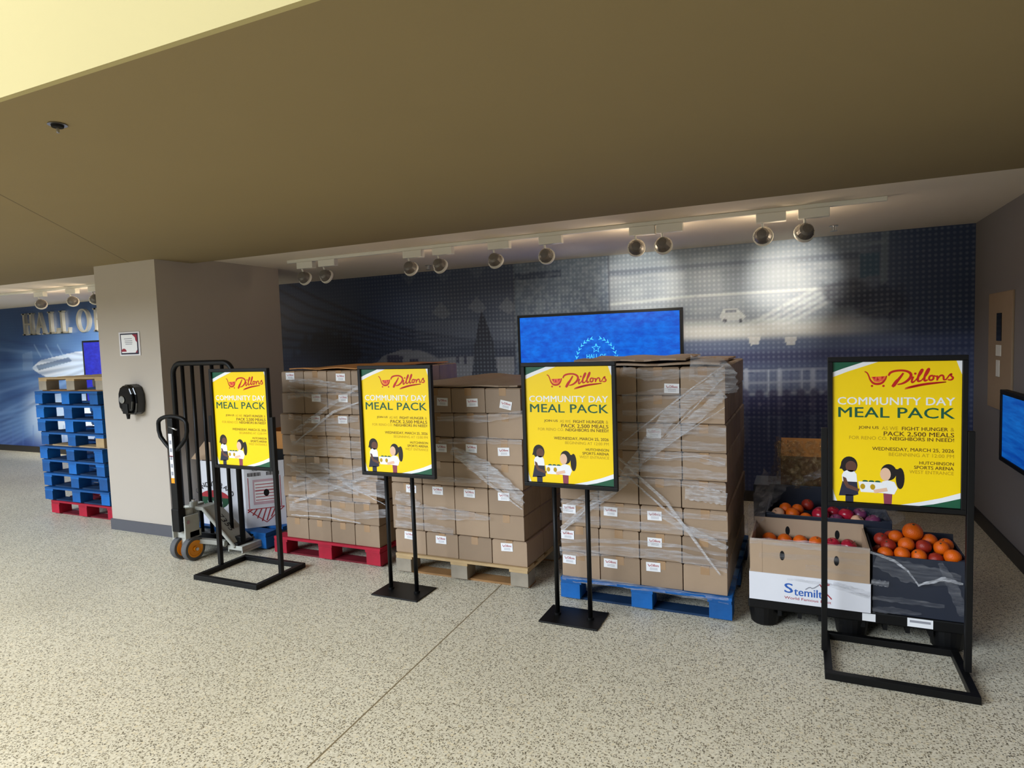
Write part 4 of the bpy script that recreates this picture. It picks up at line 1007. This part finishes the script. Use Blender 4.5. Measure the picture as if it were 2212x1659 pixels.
# fruit under the heap, so that it rests on something
for k in range(12):
    put_fruit('blood orange', .39+.095*(k % 4), 3.665+.07+.12*(k//4), ZP+.215+random.uniform(0, .01), 1.2, 'dark orange in the layer beneath the heap in the right crate', 'oranges heaped in the right crate')
F2 = [('pale apple', -.135, .06, .012, 1, 'pale apple at the left corner of the back crate'), ('orange', -.095, .12, .03, 1.0, 'orange behind the pale apple in the back crate'),
      ('orange', -.035, .055, .012, 1.05, 'front orange of the back crate, left of the red apple'), ('orange', .02, .06, -.004, 1.0, 'low orange touching the red apple in the back crate'),
      ('red apple', .095, .06, .012, 1.25, 'large red apple at the front of the back crate'), ('dusky apple', .17, .06, .0, 1.05, 'dusky apple right of the large red apple'),
      ('red apple', .235, .10, .02, 1.1, 'red apple near the right end of the back crate'), ('pale apple', .295, .06, .0, 1.0, 'pale apple between two dusky apples, back crate right'),
      ('dusky apple', .365, .06, .005, 1.1, 'dusky apple at the right end of the back crate'), ('dusky apple', .31, .15, .02, 1.0, 'dusky apple behind the pale one, back crate right'),
      ('blood orange', .03, .25, .03, 1.0, 'dark orange at the back of the back crate'), ('dusky apple', .10, .16, .01, 1.0, 'dusky apple behind the large red apple'), ('red apple', .17, .17, .015, 1.0, 'red apple in the middle of the back crate'),
      ('orange', -.03, .15, .02, 1.0, 'orange in the second row of the back crate')]
for kd, x, dy, dz, s_, wd in F2: put_fruit(kd, x, 4.095+dy, ZP+.36+dz-.025, s_, wd, 'fruit in the back crate')
for k in range(14):
    put_fruit('blood orange', -.14+.088*(k % 7), 4.09+.09+.15*(k//7), ZP+.262, 1.2, 'dark orange in the layer beneath the back crate fruit', 'fruit in the back crate')
F3 = [(-.17, 'leftmost orange low in the brown carton'), (-.09, 'second orange low in the brown carton'), (-.01, 'third orange low in the brown carton'), (.07, 'fourth orange low in the brown carton')]
for x, wd in F3: put_fruit('orange', x, 3.95, ZP+.245, 1.1, wd, 'fruit in the brown carton')
for x, wd in ((.15, 'red apple low in the brown carton'), (.23, 'rightmost red apple low in the brown carton')): put_fruit('red apple', x, 3.95, ZP+.245, 1.1, wd, 'fruit in the brown carton')
for k in range(12): put_fruit('blood orange', -.18+.078*(k % 6), 3.75+.11*(k//6), ZP+.20, 1.0, 'dark orange at the bottom of the brown carton', 'fruit in the brown carton')
# settle the fruit: push touching pieces apart inside their crate
BOUNDS = {'oranges heaped in the right crate': (.534, 3.865, .395, .38), 'fruit in the back crate': (.13, 4.30, .64, .40), 'fruit in the brown carton': (.025, 3.835, .555, .365)}
for gname, (cx, cy, bw, bd) in BOUNDS.items():
    it = [[Vector(o.location), r_, o] for o, r_, g in FRUIT if g == gname]
    for _ in range(150):
        for i in range(len(it)):
            for j in range(i):
                d = it[i][0]-it[j][0]; m_ = it[i][1]+it[j][1]-d.length
                if m_ > 0:
                    d = d.normalized() if d.length > 1e-6 else Vector((0, 0, 1))
                    it[i][0] += d*m_*.5; it[j][0] -= d*m_*.5
        for q in it:
            q[0].x = min(cx+bw/2-q[1], max(cx-bw/2+q[1], q[0].x)); q[0].y = min(cy+bd/2-q[1], max(cy-bd/2+q[1], q[0].y)); q[0].z = max(ZP+.013+q[1], q[0].z)
    for p_, r_, o in it: o.location = p_
# brown carton standing behind, under shiny film
kb = MB(); kb.box(-.22, .22, -.16, .16, 0, .20, 0)
kb.add([(-.22, -.16, .20), (.22, -.16, .20), (.22, -.02, .30), (-.22, -.02, .30), (-.22, .16, .20), (.22, .16, .20)], [(0, 1, 2, 3), (3, 2, 5, 4), (0, 3, 4), (1, 5, 2)], 1)
tag(kb.build('kraft_carton', [mat('shaded_kraft', rgb(104, 72, 42), .45, noise=.12, nscale=8), CARDY], loc=(.09, 4.70, .60)), 'kraft brown carton under glinting film behind the fruit crates', 'box')  # shaded front and lamp-lit top put into two kraft tones
tag(MB().box(-.30, .46, 4.535, 4.84, ZP, .5985).build('produce_tray', CRATE, bevel=.004), 'black tray stack carrying the kraft carton at the back of the produce pallet', 'box')
# film over the produce
GLINT = filmmat('glint_film', rgb(190, 170, 130), .42, 40, .6, .10, (3, 1, 3))  # warm lamp glints put into the film's tint and metallic value
def produce_wrap():
    mb = MB(); fy = 3.638
    Rb = lambda pts, wd, mi, y=fy, nr=(0, -1, 0), wv=.004, sd=0: ribbon(mb, [tuple(at_y(px, py, y)) for px, py in pts], wd, nr, mi, wv, sd)
    Rb([(1620, 1166), (1750, 1178), (1880, 1190)], [.03, .045, .03], 1); Rb([(1640, 1198), (1760, 1205), (1870, 1215)], .03, 0)
    Rb([(1740, 1225), (1800, 1232), (1870, 1240)], .03, 0); Rb([(1800, 1258), (1880, 1285)], [.02, .03], 1); Rb([(1700, 1250), (1790, 1262), (1878, 1290)], [.01, .02, .02], 1)
    Rb([(1880, 1192), (1930, 1210), (1960, 1232), (1985, 1265)], [.012, .014, .010, .006], 2); Rb([(1982, 1264), (2040, 1250), (2080, 1262)], [.01, .02, .012], 2)
    Rb([(1890, 1210), (1960, 1235), (2075, 1255)], [.06, .11, .06], 0); Rb([(1884, 1290), (1950, 1297), (2040, 1310)], [.02, .03, .02], 0); Rb([(1882, 1256), (1920, 1262)], .03, 1)
    Rb([(1884, 1316), (1930, 1318), (1990, 1326)], [.03, .035, .01], 0); Rb([(2030, 1215), (2055, 1260), (2082, 1330)], [.02, .05, .04], 0)
    # slack sheet falling from the back carton to the front left corner
    P = [(-.20, 4.52, .66), (-.23, 4.2, .60), (-.26, 3.95, .54), (-.285, 3.70, .50)]
    ribbon(mb, P, [.12, .12, .11, .03], (.75, -.25, .62), 1, .008, 4)
    ribbon(mb, [(-.10, 4.52, .68), (-.17, 4.2, .61), (-.22, 4.05, .56)], [.10, .09, .05], (.4, -.4, .8), 0, .008, 6)
    o = mb.build('stretch_wrap', [FILML, FILM, CORD, FILML, GLINT], smooth=True)
    tag(o, 'clear stretch wrap torn over the front fruit crates', 'plastic wrap', 'stretch wrap around the loads')
    # creased film over the back carton
    mb = MB()
    for k, (x0, x1) in enumerate(((-.14, -.02), (-.06, .06), (.04, .2), (.12, .32))):
        ribbon(mb, [(x0, 4.525, .905), (x0*.5+x1*.5, 4.515, .76), (x1, 4.515, .61)], [.07, .10, .09], (0, -1, 0), 4, .012, 10+k, 30, 6)
    ribbon(mb, [(.30, 4.52, .80), (.1, 4.515, .70), (-.06, 4.515, .62)], [.04, .05, .03], (0, -1, 0), 1, .006, 20)
    ribbon(mb, [(-.135, 4.53, .93), (-.145, 4.53, .75), (-.18, 4.53, .62)], [.04, .05, .06], (-.3, -1, 0), 4, .014, 21, 30, 6)
    ribbon(mb, [(.30, 4.09, .63), (.42, 4.05, .60), (.49, 4.0, .555)], [.14, .16, .10], (.2, -.4, .8), 0, .006, 23)
    rr = random.Random(12); nx_, nz_ = 26, 18; vs = []; fs = []
    for j in range(nz_+1):
        for i in range(nx_+1):
            vs.append((-.15+.46*i/nx_+rr.uniform(-.006, .006), 4.512-rr.uniform(0, .024)+(.13*max(0, (j/nz_*.29-.20)/.10)), .60+.29*j/nz_+rr.uniform(-.006, .006)))
    for j in range(nz_):
        for i in range(nx_):
            if (i < 9 and rr.random() < .8) or rr.random() < .3: q = j*(nx_+1)+i; fs.append((q, q+1, q+nx_+2, q+nx_+1))
    mb.add(vs, fs, 4)
    o = mb.build('stretch_wrap', [FILML, FILM, CORD, FILML, GLINT], smooth=False)
    tag(o, 'glinting crumpled stretch wrap over the kraft carton behind the fruit', 'plastic wrap', 'stretch wrap around the loads')
produce_wrap()

# ------------------------------------------------------------------ wall screen, letters, far screen, right wall fittings
def screenmat(name, c0, c1, st):
    m = bpy.data.materials.new(name); m.use_nodes = True; nt = m.node_tree; b = nt.nodes['Principled BSDF']; N = nt.nodes.new; L = nt.links.new
    tc = N('ShaderNodeTexCoord'); mp = N('ShaderNodeMapping'); mp.inputs['Scale'].default_value = (5, 1, 11); L(tc.outputs['Object'], mp.inputs[0])
    n = N('ShaderNodeTexNoise'); n.inputs['Scale'].default_value = 1.6; n.inputs['Detail'].default_value = 8; n.inputs['Roughness'].default_value = .7; L(mp.outputs[0], n.inputs['Vector'])
    r = N('ShaderNodeValToRGB'); r.color_ramp.elements[0].position = .38; r.color_ramp.elements[0].color = c0; r.color_ramp.elements[1].position = .66; r.color_ramp.elements[1].color = c1; L(n.outputs['Fac'], r.inputs[0])
    b.inputs['Base Color'].default_value = (.01, .01, .012, 1); b.inputs['Roughness'].default_value = .35; b.inputs['Specular IOR Level'].default_value = .15
    L(r.outputs[0], b.inputs['Emission Color']); b.inputs['Emission Strength'].default_value = st
    return m
SCR = screenmat('screen_picture', rgb(0, 78, 205), rgb(0, 122, 240), 1.0)
SCR2 = screenmat('screen_deep_blue', rgb(10, 20, 190), rgb(30, 50, 225), .9)
SCR3 = screenmat('screen_side_blue', rgb(0, 70, 170), rgb(20, 120, 215), .75)
LOGOC = emis('screen_logo_cyan', rgb(70, 190, 245), .9); LOGOP = emis('screen_logo_pink', rgb(214, 110, 190), .8); LOGOW = emis('screen_logo_white', rgb(240, 225, 245), .9)
def screen(name, label, cx, y, z0, z1, w_, logo=True, tilt=0, m=None):
    h_ = z1-z0; r = thing(name, label, 'screen', (cx, y, (z0+z1)/2)); r.rotation_euler.x = tilt
    t = .028
    b = MB(); b.box(-w_/2, w_/2, -.006, .045, h_/2-t, h_/2).box(-w_/2, w_/2, -.006, .045, -h_/2, -h_/2+t).box(-w_/2, -w_/2+t, -.006, .045, -h_/2+t, h_/2-t).box(w_/2-t, w_/2, -.006, .045, -h_/2+t, h_/2-t).box(-w_/2+t, w_/2-t, .02, .045, -h_/2+t, h_/2-t)
    b.build('bezel', BLACKP, r, bevel=.003)
    d = MB(); d.box(-w_/2+t, w_/2-t, 0, .02, -h_/2+t, h_/2-t)
    disp = d.build('display', m or SCR, r)
    if logo:
        g = MB(); fn = lambda u, v, dd: (u, -.0006-dd, v)
        for s_ in (-1, 1):
            for k in range(13):   # laurel leaves
                a = R(-60+k*11); rr_ = .205
                px, pz = s_*rr_*math.cos(a)*1.05, rr_*math.sin(a)*1.18-.02
                for side in (-1, 1):
                    aa = a+R(90)+side*R(28); q = (px+s_*math.cos(aa)*.042, pz+math.sin(aa)*.042)
                    stroke(g, [(px, pz), ((px+q[0])/2+s_*.008*side*math.cos(a), (pz+q[1])/2+.008*side*math.sin(a)), q], [.004, .012, .003], fn, .0003, 0, 2)
        star = []
        for k in range(11):
            a = R(90+36*k); rr_ = .048 if k % 2 == 0 else .02; star.append((rr_*math.cos(a), .115+rr_*math.sin(a)))
        stroke(g, star, .009, fn, .0003, 0, 0)
        put_text(g, 'HALL OF', (-.105, .105, .055, .01), fn, .0003, 0, .03)
        flat(g, [(-.16, -.055), (.16, -.055), (.16, .002), (-.16, .002)], fn, .0003, 1)
        put_text(g, 'CHAMPIONS', (-.15, .15, -.008, -.046), fn, .0006, 2, .02)
        flat(g, [(-.09, -.09), (.09, -.09), (.09, -.062), (-.09, -.062)], fn, .0003, 0)
        g.build('laurel_logo', [LOGOC, LOGOP, LOGOW], disp)
    return r
screen('wall_screen', 'large blue screen showing a laurel emblem on the mural wall', -1.94, 6.40, .905, 1.89, 1.76)
screen('wall_screen', 'deep blue screen on the mural wall beside the column', -9.43, 6.40, .87, 1.845, 1.76, False, 0, SCR2)
# raised letters
def letters():
    t = .05
    def bars(ch):
        s_ = .036; h_ = .36; sw = .05
        if ch == 'H': return [[(-.12, 0), (-.12+sw, 0), (-.12+sw, h_), (-.12, h_)], [(.07, 0), (.12, 0), (.12, h_), (.07, h_)], [(-.07, .165), (.07, .165), (.07, .195), (-.07, .195)]]+[[(x-.03, z), (x+.08, z), (x+.08, z+.02), (x-.03, z+.02)] for x in (-.12, .07) for z in (0, h_-.02)]
        if ch == 'A': return [[(-.14, 0), (-.115, 0), (.0, h_-.04), (.0, h_)], [(.075, 0), (.13, 0), (.01, h_), (-.012, h_)], [(-.075, .11), (.06, .11), (.055, .135), (-.07, .135)], [(-.17, 0), (-.08, 0), (-.08, .018), (-.17, .018)], [(.045, 0), (.16, 0), (.16, .018), (.045, .018)]]
        if ch == 'L': return [[(-.09, 0), (-.04, 0), (-.04, h_), (-.09, h_)], [(-.12, h_-.02), (-.01, h_-.02), (-.01, h_), (-.12, h_)], [(-.12, 0), (.11, 0), (.125, .09), (.105, .09), (.085, .025), (-.12, .025)]]
        if ch == 'F': return [[(-.08, 0), (-.03, 0), (-.03, h_), (-.08, h_)], [(-.11, 0), (.0, 0), (.0, .02), (-.11, .02)], [(-.11, h_-.025), (.11, h_-.025), (.11, h_-.09), (.125, h_-.09), (.125, h_), (-.11, h_)], [(-.03, .175), (.06, .175), (.06, .2), (-.03, .2)]]
        return None
    z0 = 1.985
    for ch, x, nth in (('H', -11.75, ''), ('A', -11.41, ''), ('L', -11.07, 'first '), ('L', -10.77, 'second '), ('O', -10.30, ''), ('F', -9.93, '')):
        mb = MB(); fn = lambda u, v, d: (u*1.0, -d, v)
        if ch == 'O':
            vs = []; fs = []; n = 36
            for k in range(n):
                a = 2*PI*k/n
                for rx, rz, yy in ((.16, .185, 0), (.11, .165, 0), (.11, .165, -t), (.16, .185, -t)): vs.append((rx*math.cos(a), yy, .18+rz*math.sin(a)))
            for k in range(n):
                j = (k+1) % n
                for q in range(4): fs.append((4*k+q, 4*k+(q+1) % 4, 4*j+(q+1) % 4, 4*j+q))
            mb.add(vs, fs)
        else:
            for b in bars(ch): mb.prism(b, fn, t)
        tag(mb.build('wall_letter', SILVER, loc=(x, BY-.016, z0)), 'raised silver serif letter %s, %sof the wall lettering by the column' % (ch, (nth+ch+' ') if nth else ''), 'letter', 'raised letters on the mural wall')
letters()
# right wall fittings
PANEL = mat('tan_wall_panel', rgb(150, 128, 102), .6, noise=.06)
def wall_panel():
    r = thing('control_panel', 'tall tan control panel with dark display and white switches on side wall', 'panel', (XR, 5.67, 1.0))
    MB().box(-.014, 0, -.30, .30, 0, .85).build('plate', PANEL, r, bevel=.003)
    MB().box(-.019, -.0145, -.06, .06, .50, .70).build('display', GLOSSB, r)
    for z0, z1, y0, y1 in ((.39, .47, -.06, .07), (.24, .36, -.03, .06)): MB().box(-.019, -.0145, y0, y1, z0, z1).build('switch', WHITEPAINT, r, bevel=.002)
wall_panel()
def side_screen():
    r = thing('side_screen', 'blue screen in black frame at the right edge, on the side wall', 'screen', (XR-.05, 5.28, .70)); y0, y1, h_ = -1.05, 0, .48
    b = MB(); t = .03
    b.box(-.045, .0, y0, y1, 0, t).box(-.045, 0, y0, y1, h_-t, h_).box(-.045, 0, y1-t, y1, t, h_-t).box(-.045, 0, y0, y0+t, t, h_-t).box(-.012, 0, y0+t, y1-t, t, h_-t)
    b.build('bezel', BLACKP, r, bevel=.003); MB().box(-.036, -.012, y0+t, y1-t, t, h_-t).build('display', SCR3, r); MB().box(0, .048, -.7, -.3, .15, .33).build('bracket', BLACK, r)
side_screen()

# ------------------------------------------------------------------ column fittings
def notice():
    r = thing('notice', 'small printed notice in clear holder on the column', 'notice', (-5.413, 3.774, 1.705))
    MB().box(-.137, .137, -.006, 0, -.105, .105).build('holder', mat('clear_acrylic', rgb(225, 222, 226), .2, noise=.02), r, bevel=.002)
    p = MB(); fn = lambda u, v, d: ((u-.5)*.235, -.0062-d, (.5-v)*.185); flat(p, [(0, 0), (1, 0), (1, 1), (0, 1)], fn, .0003, 1); flat(p, [(.05, .06), (.93, .06), (.93, .93), (.05, .93)], fn, .0006, 0)
    flat(p, [(.68, .06), (.95, .06), (.95, .45), (.86, .36), (.83, .2)], fn, .0009, 2); disc(p, .17, .87, .15, .15, fn, .0009, 2, 180, 360); flat(p, [(.82, .93), (.93, .78), (.93, .93)], fn, .0009, 2)
    for v, a, b in ((.24, .22, .66), (.34, .25, .68), (.42, .25, .68), (.50, .28, .66)): flat(p, [(a, v), (b, v), (b, v+.03), (a, v+.03)], fn, .0009, 3)
    p.build('sheet', [PAPER, PNAVY, mat('notice_maroon', rgb(150, 36, 58), .5, noise=.05), INKGREY], r)
notice()
def dispenser():
    r = thing('sanitizer_dispenser', 'glossy black hand sanitizer dispenser on the column', 'dispenser', (-5.375, 3.774, 1.065))
    pr = [(-.105, .05), (-.115, .12), (-.11, .20), (-.08, .26), (-.03, .285), (.03, .285), (.08, .26), (.11, .20), (.115, .12), (.10, .04), (.07, .02), (-.05, .02)]
    mb = MB(); mb.prism(pr, lambda u, v, d: (u, -d, v), .085); mb.prism([(u*.82, .035+v*.85) for u, v in pr], lambda u, v, d: (u, -.085-d, v), .025)
    mb.build('body', GLOSSB, r, bevel=.014)
    MB().box(-.035, .035, -.118, -.105, .03, .12).build('push_bar', BLACKP, r, bevel=.006)
    MB().lathe([(.03, 0), (.034, .004), (.03, .008)], (-.035, -.112, .155), (0, -1, 0), 18).build('window', STEEL, r)
    MB().lathe([(.012, -.02), (.018, .03)], (-.03, -.07, .0), (0, 0, 1), 12).build('nozzle', BLACKP, r)
dispenser()

# ------------------------------------------------------------------ ceiling fittings
def spotlight(x, y, on=0, target=None, group='track spotlights over the niche', label=''):
    r = thing('track_spotlight', label, 'lamp', (x, y, NZ-.03), 0, group)
    MB().box(-.095, .095, -.028, .028, -.062, 0).build('adapter_box', WHITEPAINT, r, bevel=.004)
    yo = .02
    MB().tube([(-.055, 0, -.062), (-.055, yo, -.105)], .008, 10).build('stem', WHITEPAINT, r)
    tg = Vector(target) if target else Vector((x-.05, BY, 1.95))
    c = Vector((-.055, yo+.01, -.145)); ax = (tg-(Vector((x, y, NZ-.03))+c)).normalized()
    h = MB(); h.lathe([(.012, -.062), (.032, -.058), (.046, -.042), (.054, -.018), (.058, .0), (.058, .01)], c, ax, 24)
    for k in range(12):
        a = 2*PI*k/12; e = ax.cross(Vector((0, 0, 1))).normalized(); g = ax.cross(e)
        d = e*math.cos(a)+g*math.sin(a)
        h.beam(c+ax*-.056+d*.03, c+ax*-.008+d*.0565, .004, .008, up=tuple(d))
    hd = h.build('lamp_head', LAMPGREY, r)
    MB().lathe([(.056, .0), (.067, .004), (.067, .022), (.056, .022)], c, ax, 28).build('trim_ring', WHITEPAINT, hd)
    MB().lathe([(.05, .012), (.05, .016)], c, ax, 24).build('lens', LENS_ON if on else LENS, hd)
    if on:
        l = bpy.data.lights.new('spot_beam', 'SPOT'); l.energy = on; l.color = (1, .93, .78); l.spot_size = R(34 if on >= 150 and on < 200 else 52); l.spot_blend = .9; l.shadow_soft_size = .045
        lo = bpy.data.objects.new('spot_beam', l); COL.objects.link(lo); lo.location = Vector((x, y, NZ-.03))+c+ax*.05
        lo.rotation_euler = ax.to_track_quat('-Z', 'Y').to_euler()
    sp = bpy.data.lights.new('lamp_spill', 'POINT'); sp.energy = min(on, 90)*.035; sp.color = (1, .80, .56); sp.shadow_soft_size = .05
    so = bpy.data.objects.new('lamp_spill', sp); COL.objects.link(so); so.location = Vector((x, y, NZ-.03))+c+ax*.09+Vector((0, 0, -.02))
    return r
LAMPGREY = mat('grey_lamp_back', rgb(120, 116, 112), .45, .4, noise=.15)
LENS = mat('frosted_lens', rgb(220, 215, 200), .3, noise=.03)
LENS_ON = emis('lit_lens', (1, .9, .7, 1), 8)
TY = 4.79
tr = MB(); tr.box(-4.50, .50, TY-.018, TY+.018, NZ-.03, NZ-.0005)
tag(tr.build('track_rail', WHITEPAINT, bevel=.003), 'long white lighting track on the ceiling above the loads', 'track')
SP = [(-4.28, 8, (-4.4, BY, 1.6)), (-4.02, 8, (-4.0, BY, 1.6)), (-3.08, 22, (-3.2, BY, 1.5)), (-2.78, 22, (-2.7, BY, 1.5)), (-2.25, 26, (-2.3, BY, 1.4)), (-1.80, 36, (-2.0, BY, 2.0)),
      (-1.075, 150, (-1.48, BY, 2.13)), (-.875, 60, (-1.0, BY, 1.75)), (-.19, 160, (-.10, BY, 2.08)), (.075, 60, (-.5, BY, 1.75))]
NTH = ['first', 'second', 'third', 'fourth', 'fifth', 'sixth', 'seventh', 'eighth', 'ninth', 'tenth']
for i, (x, e, tg) in enumerate(SP): spotlight(x, TY, e, tg, label='white track spotlight with grey finned back, %s from the left on the long track' % NTH[i])
tag(MB().box(-11.5, -6.6, 4.93, 4.966, NZ-.03, NZ-.0005).build('track_rail', WHITEPAINT, bevel=.003), 'white lighting track on the ceiling left of the column', 'track')
for i, (x, e) in enumerate(((-8.72, 420), (-8.08, 420), (-7.65, 420))):
    spotlight(x, 4.948, e, (x-2.0, BY, 1.3), 'track spotlights left of the column', 'white track spotlight left of the column, %s from the picture edge' % NTH[i])
def sprinkler(x, y, z, label):
    r = thing('sprinkler', label, 'sprinkler', (x, y, z))
    MB().lathe([(.035, -.006), (.03, 0)], seg=20).build('escutcheon', STEEL, r)
    MB().tube([(0, 0, -.006), (0, 0, -.04)], .008, 10).build('stem', STEEL, r)
    d = MB(); d.lathe([(.028, -.044), (.028, -.041)], seg=16); d.tube([(-.012, 0, -.008), (-.014, 0, -.042)], .003, 6); d.tube([(.012, 0, -.008), (.014, 0, -.042)], .003, 6); d.build('deflector', STEEL, r)
sprinkler(-3.66, 5.98, NZ, 'small sprinkler head on the niche ceiling below the third and fourth spotlights')
sprinkler(.237, 5.86, NZ, 'small sprinkler head on the niche ceiling right of the last spotlight')
sm = thing('ceiling_sprinkler', 'recessed round sprinkler on the tan soffit at upper left', 'sprinkler', (-2.337, 1.425, SZ))
MB().lathe([(.030, -.004), (.027, 0)], seg=24).build('escutcheon', STEEL, sm)
MB().lathe([(.018, -.012), (.02, -.004)], seg=18).build('cup', DARKGAP, sm); MB().tube([(0, 0, -.012), (0, 0, -.03)], .005, 8).build('stem', STEEL, sm)
